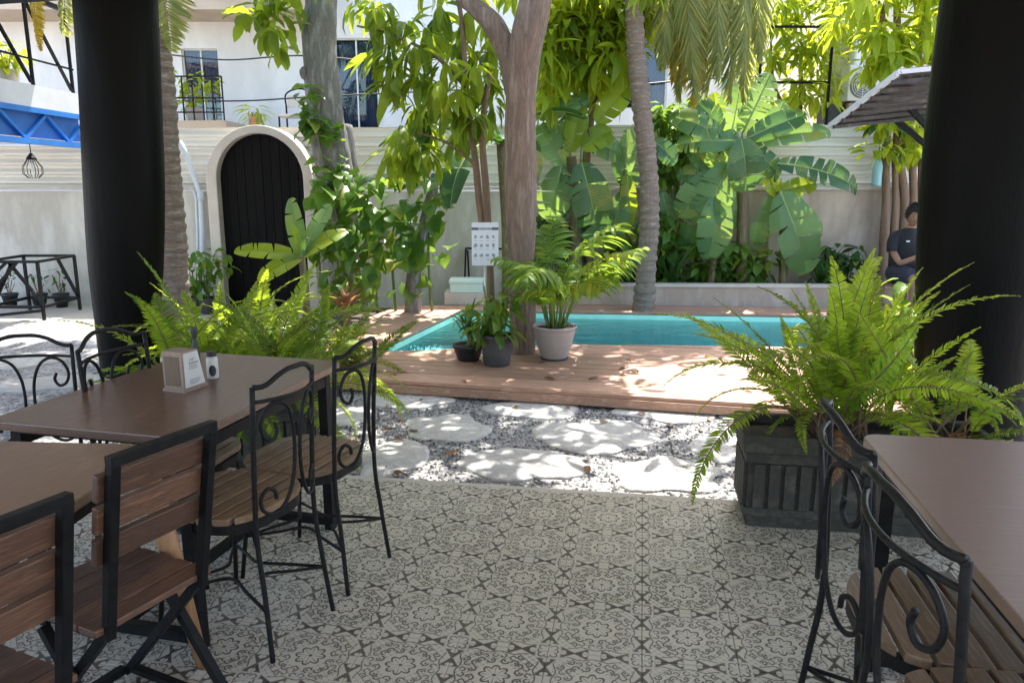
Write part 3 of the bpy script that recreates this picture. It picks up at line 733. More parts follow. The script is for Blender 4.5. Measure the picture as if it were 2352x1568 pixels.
# water pipe on the wall by the gate
pp_ = thing('water_pipe', 'pale blue plastic water pipe bent along the wall beside the gate', 'pipe', (AY(465, 600, 9.85).x, 9.85, GZ))
P_ = [AY(412, 325, 9.83), AY(425, 350, 9.85), AY(455, 432, 9.85), AY(461, 450, 9.85), AY(464, 520, 9.85), AY(467, 680, 9.85)]
MB().tube(P_, .032, 10).build('pipe', M['pvc'], pp_, world=True, sm=True)
MB().tube([P_[3] + Vector((0, 0, .06)), P_[3] - Vector((0, 0, .06))], .044, 10).build('joint', M['pvc'], pp_, world=True, sm=True)
P2 = [p + Vector((-.07, .02, -.02)) for p in P_[2:]]
MB().tube(P2, .018, 8).build('thin_pipe', M['pvc'], pp_, world=True, sm=True)

# ---------------------------------------------------------------- cables
def cable(label, pts, r=.011):
    P = crom(pts, 6); o = MB().tube(P, r, 6).build('cable', M['cable'], sm=True); tag(o, label, 'cable', 'cables strung across the yard')
cable('upper black cable strung from the house past the grey tree trunk', [AY(380, 125, 12.6), AY(520, 138, 12), AY(690, 128, 11), AY(900, 140, 11), AY(1200, 110, 10.5)])
cable('lower black cable strung across the white house wall', [AY(380, 232, 12.6), AY(560, 232, 12), AY(700, 224, 11), AY(900, 214, 11), AY(1100, 205, 10.5)])
cable('black cable running behind the ringed palm trunk under the fronds', [AY(1230, 195, 10.6), AY(1440, 196, 10.4), AY(1600, 182, 10.4), AY(1760, 175, 10.4)], .012)
cable('black cable running through the palm fronds above the other one', [AY(1300, 85, 10.6), AY(1500, 82, 10.4), AY(1650, 75, 10.4), AY(1760, 68, 10.4)], .012)

# ---------------------------------------------------------------- canopy on the right
cn = thing('tiled_canopy', 'small dark tiled canopy roof on angled brackets beside the right pillar', 'canopy', (4.6, 8.2, GZ))
A_, B_, C_, D_ = AY(1906, 287, 8.3), AY(2062, 166, 7.3), AY(2330, 140, 7.0), AY(2300, 246, 9.0)
def slab(pts, th, name, m, parent):
    mb = MB(); n = len(pts); v = [p for p in pts] + [p - Vector((0, 0, th)) for p in pts]
    mb.add(v, [tuple(range(n)), tuple(reversed(range(n, 2 * n)))] + [(i, n + i, n + (i + 1) % n, (i + 1) % n) for i in range(n)])
    return mb.build(name, m, parent, world=True)
slab([A_, D_, C_, B_], .03, 'roof_sheet', M['roof_tile'], cn)
nn = 7
for k in range(nn):
    t = (k + .5) / nn
    a = A_.lerp(B_, t) - Vector((0, 0, .055)); b = D_.lerp(C_, t) - Vector((0, 0, .055))
    MB().bar(a, b, .03, .035).build('batten', M['roof_tile'], cn, world=True)
MB().bar(A_ + Vector((0, 0, -.01)), B_ + Vector((0, 0, -.01)), .03, .05).build('rake_board', M['fascia'], cn, world=True)
MB().bar(B_ + Vector((0, 0, .0)), C_ + Vector((0, 0, .0)), .03, .04).build('ridge_board', M['fascia'], cn, world=True)
for k in range(10):
    t = (k + .5) / 10
    MB().tube([A_.lerp(D_, t) + Vector((0, 0, .012)), B_.lerp(C_, t) + Vector((0, 0, .012))], .035, 8).build('tile_ridge', M['roof_tile'], cn, world=True, sm=True)
for (pa, pb_, Y) in (((2043, 262), (2140, 345), 8.5), ((2090, 250), (2165, 330), 8.1)):
    MB().bar(AY(*pa, Y), AY(*pb_, Y), .05).build('bracket', M['black_metal'], cn, world=True)
ph = AY(2170, 345, 8.5); MB().bar((ph.x, 8.5, GZ), (ph.x, 8.5, 2.35), .07).build('post', M['black_metal'], cn, world=True)
ph = AY(2200, 345, 8.1); MB().bar((ph.x, 8.1, GZ), (ph.x, 8.1, 2.4), .07).build('post', M['black_metal'], cn, world=True)

# ---------------------------------------------------------------- pillars
def pillar(label, prof, Y):
    """prof: (pixel centre x, pixel y, radius)"""
    pts = [AY(x, y, Y) for x, y, r in prof]; rr = [r for *_, r in prof]
    b = pts[-1]; root = thing('timber_pillar', label, 'pillar', (b.x, b.y, GZ))
    p2 = crom(pts, 5); r2 = [q.x for q in crom([(r, 0, 0) for r in rr], 5)]
    MB().tube(p2, r2, 28).build('shaft', M['pillar_paint'], root, world=True, sm=True)
    MB().lathe([(rr[-1] + .05, 0), (rr[-1] + .05, .05), (rr[-1] + .02, .07), (rr[-1] - .02, .075)], (b.x, b.y, GZ), 28).build('base', M['concrete'], root, world=True, bevel=.006)
tz = lambda x, Y: None
pillar('black timber pillar rising behind the left fern planter', [(256, -190, .29), (266, 0, .283), (277, 200, .28), (286, 420, .282), (290, 600, .268), (294, 740, .235), (300, 850, .215), (302, 878, .215)], 5.98)
pillar('thick black timber pillar rising behind the right fern planter', [(2390, -330, .40), (2352, -60, .395), (2318, 150, .385), (2288, 350, .375), (2262, 550, .355), (2240, 760, .325), (2228, 930, .295), (2226, 1010, .290)], 4.50)

# ================================================================ furniture
def rect_top(name, label, c, rz, wx, wy, z, th, m, cat='table', rad=.05, group=None):
    t = thing(name, label, cat, (c[0], c[1], 0), rz, group)
    pts = []
    for sx, sy, a0 in ((1, 1, 0), (-1, 1, 90), (-1, -1, 180), (1, -1, 270)):
        for k in range(7):
            a = R(a0 + 15 * k); pts.append((sx * (wx / 2 - rad) + rad * math.cos(a), sy * (wy / 2 - rad) + rad * math.sin(a)))
    MB().prism(pts, z - th, z).build('tabletop', m, t, bevel=.004)
    return t
# table 1: steel frame
T1 = rect_top('dining_table', 'brown wood topped table with black steel frame and napkin box on it', (-1.215, 2.80), R(-14), .74, 1.06, .75, .03, M['table_wood'])
def steel_frame(t, wx, wy):
    for sx in (-1, 1):
        for sy in (-1, 1): MB().box(sx * wx - .02, sx * wx + .02, sy * wy - .02, sy * wy + .02, 0, .695).build('leg', M['black_metal'], t)
        MB().box(sx * wx - .018, sx * wx + .018, -wy + .021, wy - .021, .655, .695).build('side_rail', M['black_metal'], t)
    for sy in (-1, 1):
        MB().box(-wx - .02, wx + .02, sy * wy - .019, sy * wy + .019, .696, .7195).build('top_rail', M['black_metal'], t)
        MB().box(-wx + .021, wx - .021, sy * wy - .018, sy * wy + .018, .02, .055).build('floor_bar', M['black_metal'], t)
    MB().box(-.018, .018, -wy + .02, wy - .02, .022, .053).build('centre_bar', M['black_metal'], t)
steel_frame(T1, .31, .46)
# table 2: turned and splayed wooden legs
T2 = rect_top('dining_table', 'lighter brown table with splayed round wooden legs beside slatted chairs', (-1.43, 1.64), R(-4), .74, 1.06, .75, .028, M['table_wood_light'])
for sx in (-1, 1):
    for sy in (-1, 1):
        MB().tube([(sx * .335, sy * .485, .715), (sx * .375, sy * .53, .35), (sx * .41, sy * .57, 0)], [.034, .028, .019], 14).build('leg', M['leg_wood'], T2, sm=True)
    MB().box(sx * .29 - .012, sx * .29 + .012, -.38, .38, .65, .721).build('apron', M['black_metal'], T2)
for sy in (-1, 1): MB().box(-.27, .27, sy * .42 - .012, sy * .42 + .012, .65, .7205).build('apron', M['black_metal'], T2)
# right table
TR = rect_top('dining_table', 'reddish brown table in front of the right fern planter', (1.36, 1.58), R(-9.5), .80, 1.22, .75, .03, M['table_wood_mauve'])
steel_frame(TR, .33, .54)

# napkin box and pepper mill on table 1
bx = G(424, 903, .75)
nb_ = thing('napkin_box', 'wooden napkin dispenser box with white printed side label on the table', 'napkin box', (bx.x, bx.y, .7505), R(-20))
# local: front edge runs to -x from the corner at the origin, depth +y
W_, D_, H_ = .092, .115, .150
def wedge(x0, x1, y0, y1, z0, z1, tx): return [(x0, y0, z0), (x1, y0, z0), (x1, y1, z0), (x0, y1, z0), (x0, y0 + .0, z1), (x1, y0 + .0, z1), (x1, y1 - tx, z1), (x0, y1 - tx, z1)]
FX = [(3, 2, 1, 0), (4, 5, 6, 7), (0, 1, 5, 4), (1, 2, 6, 5), (2, 3, 7, 6), (3, 0, 4, 7)]
MB().add(wedge(-W_, 0, 0, D_, 0, H_, .035), FX).build('case', M['box_wood'], nb_, bevel=.003)
MB().box(-W_ + .010, -.014, -.0015, .004, .022, H_ - .018).build('front_panel', M['box_front'], nb_)
MB().box(-W_ - .003, .003, -.004, D_ + .003, -.0, .012).build('base_board', M['box_wood'], nb_)
lbm = MB(); lbm.add([(.0012, .006, .016), (.0012, D_ - .008, .016), (.0012, D_ - .036, H_ - .006), (.0012, .006, H_ - .006)], [(0, 1, 2, 3)]); lab = lbm.build('side_label', M['label'], nb_)
pr = MB(); rs = np.random.default_rng(3)
for (z, y0, y1, hgt) in ((.118, .035, .062, .003), (.112, .035, .058, .003), (.100, .032, .078, .006), (.090, .032, .070, .004), (.082, .030, .072, .003), (.040, .03, .085, .003), (.033, .03, .08, .003), (.026, .03, .07, .003)):
    y = y0
    while y < y1:
        wdt = rs.uniform(.003, .009); pr.add([(.002, y, z), (.002, min(y + wdt, y1), z), (.002, min(y + wdt, y1), z + hgt), (.002, y, z + hgt)], [(0, 1, 2, 3)]); y += wdt + .002
pr.build('print', M['print'], lab)
ml = G(490, 868, .75)
sh = thing('sauce_bottle', 'small pale bottle with dark cap and dark mark beside the napkin box', 'bottle', (ml.x, ml.y, .7505), R(20))
MB().lathe([(.002, 0), (.021, 0), (.023, .004), (.022, .075), (.017, .088)], n=20).build('body', M['label'], sh, sm=True)
MB().lathe([(.019, .088), (.019, .106), (.016, .108), (.002, .108)], n=20).build('cap', M['pot_black'], sh)
mk = MB()
for i in range(10):
    a0 = R(-125 + 7 * i); a1 = R(-125 + 7 * (i + 1)); t0 = (i / 10 - .5) * 2; t1 = ((i + 1) / 10 - .5) * 2
    h0 = .022 * math.sqrt(max(0, 1 - t0 * t0)); h1 = .022 * math.sqrt(max(0, 1 - t1 * t1)); r_ = .0238
    mk.add([(r_ * math.cos(a0), r_ * math.sin(a0), .034 - h0), (r_ * math.cos(a1), r_ * math.sin(a1), .034 - h1), (r_ * math.cos(a1), r_ * math.sin(a1), .034 + h1), (r_ * math.cos(a0), r_ * math.sin(a0), .034 + h0)], [(0, 1, 2, 3)])
mk.build('mark', M['pot_black'], sh)
pm = AY(449, 792, 3.02)
pt = G(449, 862, .75)
sp_ = thing('table_brush', 'slim dark bottle standing behind the napkin box', 'bottle', (pt.x, pt.y + .02, .7505))
MB().lathe([(.002, 0), (.016, 0), (.017, .01), (.016, .10), (.008, .13), (.007, .15)], n=16).build('body', M['pot_black'], sp_, sm=True)
MB().lathe([(.010, .15), (.013, .178), (.012, .192), (.003, .193)], n=16).build('stopper', M['pot_black'], sp_)

# ---------------------------------------------------------------- wrought iron scroll chairs
def seat_half(y, hw):
    yc, dy = .02, .205
    t = min(1, abs(y - yc) / dy); return hw * (1 - t ** 3.2) ** (1 / 2.4)
def scroll_chair(w_, label, loc, rz, group, hw=.2, scale=1.0, nslat=7):
    t = thing('scroll_chair', label, 'chair', (loc[0], loc[1], 0), rz, group)
    # seat rim band
    n = 44; ol = []
    ys = [-.183 + .406 * (1 - math.cos(math.pi * k / 22)) / 2 for k in range(23)]
    ol = [(seat_half(y, hw) * .985, y) for y in ys] + [(-seat_half(y, hw) * .985, y) for y in reversed(ys[1:-1])]
    rim = MB(); k = len(ol); v = []; f = []
    for sc_, z in ((1, .415), (1, .4475), (.94, .4475), (.94, .415)):
        for x, y in ol: v.append((x * sc_, .02 + (y - .02) * sc_, z))
    for a in range(4):
        b = (a + 1) % 4
        for i in range(k): f.append((a * k + i, a * k + (i + 1) % k, b * k + (i + 1) % k, b * k + i))
    rim.add(v, f); rim.build('seat_rim', M['iron'], t)
    y0, y1 = -.185, .225; sw = (y1 - y0) / nslat
    for i in range(nslat):
        a = y0 + i * sw + .002; b = a + sw - .012
        L = [(seat_half(a + (b - a) * q / 5, hw) + .006, a + (b - a) * q / 5) for q in range(6)]
        poly = L + [(-x, y) for x, y in reversed(L)]
        cyy = (a + b) / 2
        o = MB().prism([(x, y - cyy) for x, y in poly], .449, .472).build('slat', M['slat_wood'], t, bevel=.003); o.location = (0, cyy, random.uniform(-.001, .001))
    bul = lambda s: -.205 - .05 * (1 - (min(1, abs(s) / w_)) ** 2)
    lean = lambda z: -.05 * max(0, z - .45)
    for sx in (-1, 1):
        MB().tube(crom([(sx * (w_ + .018), -.25, 0), (sx * (w_ + .005), -.225, .22), (sx * w_, -.205, .45), (sx * w_, -.205 + lean(.9), .9)], 5), .0085, 8).build('back_leg', M['iron'], t, sm=True)
        MB().tube([(sx * .155, .155, .43), (sx * .185, .205, 0)], .0085, 8).build('front_leg', M['iron'], t, sm=True)
        C = [(.70, .742), (.62, .765), (.64, .80), (.78, .805), (.90, .77), (.86, .715), (.80, .84)]
        path = [(.60, .775), (.55, .748), (.64, .722), (.80, .735), (.87, .78), (.74, .828), (.50, .842), (.27, .815), (.13, .75), (.09, .67), (.12, .60), (.24, .535), (.45, .489), (.68, .477), (.86, .497), (.90, .535), (.78, .565), (.62, .552), (.585, .525)]
        MB().tube(crom([(sx * s * w_, bul(s * w_) + lean(z) * 1.0, z) for s, z in path], 5), .0065, 7).build('scroll', M['iron'], t, sm=True)
    S = np.linspace(-1, 1, 25)
    ogee = lambda s: .90 + .040 * (.5 - .5 * math.cos(math.pi * min(1, (1 - abs(s)) * 1.15))) - .006 * math.sin(math.pi * min(1, (1 - abs(s)) * 2.2))
    MB().tube([(s * w_, bul(s * w_) + lean(.92), ogee(s)) for s in S], .0085, 8).build('top_rail', M['iron'], t, sm=True)
    MB().tube([(s * w_, bul(s * w_) + lean(.85), .852 - .0 * s) for s in S], .0065, 8).build('middle_rail', M['iron'], t, sm=True)
    pts = [(w_ + .013, -.232, .17), (-w_ - .013, -.232, .17), (-.173, .184, .17), (.173, .184, .17)]
    for a, b in zip(pts, pts[1:] + pts[:1]):
        a = Vector(a); b = Vector(b); m_ = (a + b) / 2; m_ = Vector((m_.x * .38, m_.y * .38 - .005, m_.z + .02))
        MB().tube(crom([a, a.lerp(m_, .55) * 1.0, m_, b.lerp(m_, .55), b], 5), .006, 7).build('stretcher', M['iron'], t, sm=True)
    t.scale = (scale,) * 3
    return t
GC = 'wrought iron scroll back chairs'
scroll_chair(.146, 'scroll back chair between the slatted back chair and another scroll back chair', (-.935, 2.445), R(68), GC, .20)
scroll_chair(.14, 'scroll back chair at the planter end of the steel framed table', (-.79, 2.84), R(70), GC, .20)
scroll_chair(.19, 'scroll back chair with its seat pushed under the steel framed table, gravel side', (-1.32, 2.87), R(-100), GC, .2)
scroll_chair(.20, 'scroll back chair turned away from the steel framed table towards the gravel', (-1.93, 2.80), R(-168), GC, .2, .95)
scroll_chair(.19, 'scroll back chair at the planter end of the reddish brown table', (1.02, 1.665), R(-100), GC, .20, 1.055)
scroll_chair(.19, 'scroll back chair at the end of the reddish brown table away from the planter', (.935, 1.235), R(-95), GC, .20, 1.055)

# ---------------------------------------------------------------- square tube chairs with wooden slats
def slat_chair(label, loc, rz, group):
    t = thing('slatted_chair', label, 'chair', (loc[0], loc[1], 0), rz, group)
    w_ = .148; q = .026; m = M['black_metal']
    for sx in (-1, 1):
        x = sx * w_
        MB().bar((x, -.165, .41), (x, -.255, .895), q, q, (1, 0, 0)).build('back_post', m, t, bevel=.002)
        MB().bar((x, -.16, .425), (x, .20, .02), q, q, (1, 0, 0)).build('leg', m, t, bevel=.002)
        MB().bar((x + sx * .0275, .06, .40), (x + sx * .0275, -.22, .02), q, q, (1, 0, 0)).build('leg', m, t, bevel=.002)
        MB().box(x - q / 2 + sx * .0, x + q / 2, -.145, .20, .405, .43).build('seat_rail', m, t)
        MB().box(x + sx * .0275 - q / 2, x + sx * .0275 + q / 2, -.235, .215, 0, .0195).build('floor_bar', m, t)
    MB().box(-w_ - q / 2, w_ + q / 2, -.270, -.243, .894, .922).build('top_rail', m, t, bevel=.002)
    MB().box(-w_ + .0135, w_ - .0135, .19, .215, .02, .045).build('front_bar', m, t)
    MB().box(-w_ + .0135, w_ - .0135, .17, .195, .4055, .4295).build('front_rail', m, t)
    for k in range(5):
        y = -.135 + k * .073
        MB().box(-.185, .185, -.033, .033, 0, .02).build('seat_slat', M['chair_wood'], t, bevel=.003).location = (0, y, .4305)
    for k, z in enumerate((.665, .752, .838)):
        y = -.165 - .09 * (z - .41) / .485 + .024
        o = MB().box(-.178, .178, -.010, .010, -.0365, .0365).build('back_slat', M['chair_wood'], t, bevel=.003); o.location = (0, y, z); o.rotation_euler = (math.atan(.09 / .485), 0, 0)
    t.scale = (.97, .97, .962)
    return t
GS = 'square tube chairs with wooden slats'
slat_chair('slatted back chair with black square frame beside the scroll back chair', (-1.08, 1.915), R(64), GS)
slat_chair('slatted back chair with black square frame at the far end from the scroll chairs', (-1.19, 1.43), R(65), GS)

# ---------------------------------------------------------------- planters
def planter(label, corner, rz, group, side=1, W=1.05, z0=0):
    """corner: front corner on the floor (side=1 left, -1 right); front faces -y"""
    t = thing('fern_planter', label, 'planter', (corner[0], corner[1], z0), rz, group); m = M['terrazzo']; D = .37; H = .43
    x0, x1 = (0, W) if side == 1 else (-W, 0)
    MB().box(x0 + .03, x1 - .03, .03, D - .03, 0, .055).build('foot', m, t, bevel=.006)
    MB().box(x0 + .012, x1 - .012, .012, D - .012, .0555, .095).build('lower_band', m, t, bevel=.006)
    MB().box(x0 + .025, x1 - .025, .025, D - .025, .0955, .30).build('body', m, t)
    n = 15; sw = (W - .08) / n
    rib = MB().box(-sw * .36, sw * .36, -.008, .008, .097, .299).mesh('rib', m)
    for k in range(n):
        inst('rib', rib, t, Matrix.Translation((x0 + .04 + sw * (k + .5), .0165, 0)))
    ns = 5; sd_ = (D - .08) / ns
    for xx in (x0 + .0165, x1 - .0165):
        for k in range(ns): inst('rib', rib, t, Matrix.Translation((xx, .04 + sd_ * (k + .5), 0)) @ Matrix.Rotation(R(90), 4, 'Z'))
    MB().box(x0 + .01, x1 - .01, .01, D - .01, .3005, .352).build('upper_band', m, t, bevel=.006)
    # rim as four bars, hollow inside
    r_ = .03
    for k, q in enumerate(((x0 - .004, x1 + .004, -.004, r_), (x0 - .004, x1 + .004, D - r_, D + .004), (x0 - .004, x0 + r_, r_ + .0005, D - r_ - .0005), (x1 - r_, x1 + .004, r_ + .0005, D - r_ - .0005))):
        MB().box(q[0], q[1], q[2], q[3], .3525, H).build('rim', m, t, bevel=.005)
    MB().box(x0 + r_ + .001, x1 - r_ - .001, r_ + .001, D - r_ - .001, .353, .385).build('soil', M['soil'], t)
    return t, ((x0 + x1) / 2, D / 2)
planter('long dark ribbed planter of ferns standing on the tiles beside the right pillar', (1.01, 3.17), R(-9), 'ribbed fern planters', 1, 1.05, .001)
planter('long dark ribbed planter of ferns half hidden behind the steel framed table', (-1.06, 3.93), R(-9), 'ribbed fern planters', -1, 1.05, GZ)

# ================================================================ plants
def path_bend(L, bend, n, s0=0.0):
    """points in the YZ plane starting along +Y and bending down by 'bend' radians"""
    y = z = 0; pts = [(0.0, 0.0, 0.0)]
    for i in range(n):
        a = -bend * ((i + .5) / n) ** 1.3; y += L / n * math.cos(a); z += L / n * math.sin(a); pts.append((y, z, -bend * ((i + 1) / n) ** 1.3))
    return pts
def leaf_mb(L, W, n=5, fold=.3, bend=.6, shape=1.0, mb=None, M4=None, wave=0, base=.12):
    mb = mb or MB(); P = path_bend(L, bend, n); v = []; f = []
    for i, (y, z, a) in enumerate(P):
        t = i / n
        w_ = W * .5 * (math.sin(math.pi * min(1, (t * (1 - base) + base)) ** shape) ** .85 if 0 < t < 1 else (.25 if t == 0 else .02))
        up = fold * w_ + (wave * math.sin(9 * t) * w_)
        for s in (-1, 0, 1):
            v.append(Vector((s * w_, y - (up if s else 0) * math.sin(a), z + (up if s else 0) * math.cos(a))))
    for i in range(n):
        for j in (0, 1): f.append((3 * i + j, 3 * i + j + 1, 3 * i + j + 4, 3 * i + j + 3))
    if M4 is not None: v = [M4 @ p for p in v]
    return mb.add(v, f)
def heart_mb(L, W):
    mb = MB(); P = path_bend(L, .7, 6); prof = [.30, .86, 1.0, .88, .60, .28, .02]; v = []; f = []
    for i, (y, z, a) in enumerate(P):
        w_ = W / 2 * prof[i]
        back = -.12 * L if i == 0 else 0
        for s in (-1, -.5, 0, .5, 1):
            v.append((s * w_, y + back * abs(s), z + .22 * abs(s) * w_))
    for i in range(6):
        for j in range(4): f.append((5 * i + j, 5 * i + j + 1, 5 * i + j + 6, 5 * i + j + 5))
    return mb.add(v, f)
def banana_mb(L, W, bend, seed, droop=.35, tear=.5):
    """torn leaf blade: strips between tears swing apart a little"""
    rs = np.random.default_rng(seed); n = 30; P = path_bend(L, bend, n); mb = MB()
    def wd(t): return W / 2 * (math.sin(math.pi * (t * .90 + .07)) ** .55)
    for side in (-1, 1):
        i = 0
        while i < n:
            k = int(rs.integers(2, 6)) if rs.random() < tear else int(rs.integers(6, 12)); j = min(n, i + k)
            sw = rs.normal(0, .10) if tear > 0 else 0; sag = droop * (1 + rs.normal(0, .35)); ml = rs.uniform(.88, 1.0)
            v = []; f = []
            for r in range(i, j + 1):
                y, z, a = P[r]; t = r / n; w_ = max(wd(t), .004) * ml; q = ((r - i) / max(1, j - i) - .5)
                pinch = -q * .35 * (L / n) * (1 if tear else 0)
                for c in range(5):
                    s = c / 4; ang = .30 - sag * s * 1.5
                    x = side * w_ * s; dz = w_ * (math.sin(.30) * s - sag * s * s * .75)
                    dy = w_ * s * .22 + pinch * s * 3 + sw * w_ * s * .5
                    v.append((x, y + dy * math.cos(a) - dz * math.sin(a), z + dz * math.cos(a) + dy * math.sin(a)))
            for r in range(j - i):
                for c in range(4):
                    q4 = (r * 5 + c, r * 5 + c + 1, r * 5 + c + 6, r * 5 + c + 5); f.append(q4 if side == 1 else q4[::-1])
            mb.add(v, f); i = j
    rib = MB().tube([(0, y, z - .004) for y, z, a in P], [.014 * (1 - .85 * i / n) * (L / 1.2) ** .5 for i in range(n + 1)], 6)
    return mb, rib
def frond_mb(L, bend, npair, plen, pw, seed, sag=.25, bare=.12, tipw=.25, lift=.18, seg=3, acute=.28):
    rs = np.random.default_rng(seed); N = 24; P = path_bend(L, bend, N); mb = MB()
    mb.tube([(0, y, z) for y, z, a in P], [.0045 * (L / .7) * (1 - .8 * i / N) for i in range(N + 1)], 5)
    for k in range(npair):
        t = bare + (1 - bare) * (k + .5) / npair; fi = t * N; i = min(N - 1, int(fi)); q = fi - i
        y = P[i][0] * (1 - q) + P[i + 1][0] * q; z = P[i][1] * (1 - q) + P[i + 1][1] * q; a = P[i][2]
        u = (t - bare) / (1 - bare)
        ln = plen * (min(1, .45 + u * 2.2)) * (1 - (max(0, u - .35) / .65) ** 1.7 * (1 - tipw * .3))
        for s in (-1, 1):
            m = Matrix.Translation((0, y, z)) @ Matrix.Rotation(a, 4, 'X') @ Matrix.Rotation(-s * (math.pi / 2 - acute - .5 * u + rs.normal(0, .06)), 4, 'Z') @ Matrix.Rotation(lift + rs.normal(0, .1), 4, 'X') @ Matrix.Rotation(rs.normal(0, .25), 4, 'Y')
            leaf_mb(ln * rs.uniform(.9, 1.05), pw, seg, .2, sag + rs.uniform(0, .35), .9, mb, m)
    return mb
def place(az, pitch, loc, scale=1.0, roll=0.0):
    return Matrix.Translation(loc) @ Matrix.Rotation(az, 4, 'Z') @ Matrix.Rotation(pitch, 4, 'X') @ Matrix.Rotation(roll, 4, 'Y') @ Matrix.Scale(scale, 4)
def dirmat(d, loc, scale=1.0, roll=0.0, up=(0, 0, 1)):
    d = Vector(d).normalized(); u = Vector(up)
    if abs(d.dot(u)) > .97: u = Vector((0, 1, 0))
    x = d.cross(u).normalized(); z = x.cross(d)
    m = Matrix((x, d, z)).transposed().to_4x4() @ Matrix.Rotation(roll, 4, 'Y') @ Matrix.Scale(scale, 4); m.translation = Vector(loc); return m
def merged(name, meshes, mats4, m, parent, off):
    """many leaves as one mesh"""
    vs = []; fs = []; o = 0; cache = {}
    for me, m4 in zip(meshes, mats4):
        if me.name not in cache:
            a = np.empty(len(me.vertices) * 3); me.vertices.foreach_get('co', a); cache[me.name] = (a.reshape(-1, 3), [tuple(p.vertices) for p in me.polygons])
        a, pl_ = cache[me.name]; A = np.array(m4)
        vs.append(a @ A[:3, :3].T + A[:3, 3] - np.array(off)); fs += [tuple(i + o for i in p) for p in pl_]; o += len(a)
    me = bpy.data.meshes.new(name); me.from_pydata(np.concatenate(vs).tolist(), [], fs); me.materials.append(m); smooth(me)
    ob = bpy.data.objects.new(name, me); COL.objects.link(ob); ob.parent = parent; ob['kind'] = 'stuff'
    return ob
def pix(p):                    # position in the photograph view, to choose which leaves show
    v = Vector(p) - Vector((0, 0, CAM_H)); c = math.cos(PITCH); s = math.sin(PITCH)
    dz = v.y * c - v.z * s; up = v.y * s + v.z * c
    return (1176 + 1764 * v.x / dz, 784 - 1764 * up / dz, dz) if dz > .05 else (-9e9, -9e9, dz)
def scatter_leaves(root, items, m, nparts, name='leaf'):
    """items: (mesh, world matrix); the ones that show largest become parts, the rest one joined crown"""
    off = wloc(root); vis = []; rest = []
    for it in items:
        x, y, d = pix(it[1].translation)
        (vis if -60 < x < 2412 and -60 < y < 1600 and d > 0 else rest).append((d, it))
    vis.sort(key=lambda q: q[0] + random.uniform(0, 1.2)); rest += vis[nparts:]; vis = vis[:nparts]
    inv = Matrix.Translation(-off)
    for _, (me, m4) in vis: inst(name, me, root, inv @ m4)
    if rest: merged('crown', [r[1][0] for r in rest], [r[1][1] for r in rest], m, root, off)
def leafset(pref, m, L, W, k=4, fold=.3, bend=.7, n=4, shape=1.0):
    out_ = []
    for i in range(k):
        mb = leaf_mb(L * random.uniform(.9, 1.1), W * random.uniform(.9, 1.1), n, fold * random.uniform(.6, 1.3), bend * random.uniform(.5, 1.4), shape, wave=.12)
        out_.append(mb.mesh(f'{pref}_leaf_{i}', m, True))
    return out_
def whorl(ms, c, n, droop=.5, sc=(.8, 1.15), axis=None, spread=.06):
    """leaves radiating from a twig tip and hanging a little"""
    it = []; c = Vector(c); a0 = random.uniform(0, 6.28)
    for i in range(n):
        a = a0 + i * 2.399 + random.gauss(0, .25); e = random.uniform(.55, -.9) - droop * .5
        d = Vector((math.cos(a) * math.cos(e), math.sin(a) * math.cos(e), math.sin(e)))
        if axis is not None: d = (d + Vector(axis) * .5).normalized()
        it.append((random.choice(ms), dirmat(d, c + d * spread + Vector((0, 0, random.uniform(-.05, .05))), random.uniform(*sc), random.gauss(0, .35))))
    return it
def limb(root, pts, r0, r1, m, name='limb', n=10, seg=6, kn=.0):
    P = crom(pts, seg); k = len(P); rr = [r0 + (r1 - r0) * (i / (k - 1)) for i in range(k)]
    if kn: rr = [r * (1 + kn * math.sin(i * 1.7) * .5 + kn * math.sin(i * .63)) for i, r in enumerate(rr)]
    return MB().tube(P, rr, n).build(name, m, root, world=True, sm=True)

# ---- ferns ------------------------------------------------------
def fern_meshes(pref, m, L, plen, pw, npair=30, bare=.24):
    out_ = []
    for i, b in enumerate((.45, .8, 1.15, 1.5, 1.9, 2.3)):
        out_.append(frond_mb(L * random.uniform(.9, 1.1), b, npair, plen, pw, 40 + i, .25, bare).mesh(f'{pref}_frond_{i}', m))
        me_ = out_[-1]; me_.materials.append(M['stem_brown'])
        for q in range(24 * 5 + 2): me_.polygons[q].material_index = 1
    return out_
FE = fern_meshes('fern', M['fern'], .98, .080, .0125, 54); FD = fern_meshes('fern_dark', M['fern_dark'], .84, .078, .0125, 50)
FBR = [frond_mb(.8, b, 40, .07, .012, 90 + i, .9, .24).mesh(f'dry_frond_{i}', M['bromeliad']) for i, b in enumerate((1.2, 1.9, 2.5))]
def fern(label, c, n, spread, sc, ms, group, pitch=(35, 84), bendsel=None, azr=None):
    t = thing('fern', label, 'fern', c, 0, group)
    for i in range(n):
        az = (i * 2.399 + random.gauss(0, .3)) if azr is None else random.uniform(*azr)
        p = R(random.uniform(*pitch)); k = random.randrange(len(ms)) if bendsel is None else random.choice(bendsel)
        off = Vector((random.uniform(-spread, spread), random.uniform(-.10, .10), 0)); off.rotate(Euler((0, 0, R(-9))))
        inst('frond', ms[k], t, place(az, p, off, random.uniform(.55, 1.14) * sc, random.gauss(0, .6)))
    for i in range(3): inst('frond', FBR[i], t, place(random.uniform(0, 6.28), R(random.uniform(15, 45)), Vector((random.uniform(-.1, .1), 0, 0)), .7 * sc, random.gauss(0, .6)))
    return t
GF = 'ferns in the ribbed planters'
def pl_pt(corner, rz, x, y, z):
    c, s = math.cos(rz), math.sin(rz); return (corner[0] + x * c - y * s, corner[1] + x * s + y * c, z)
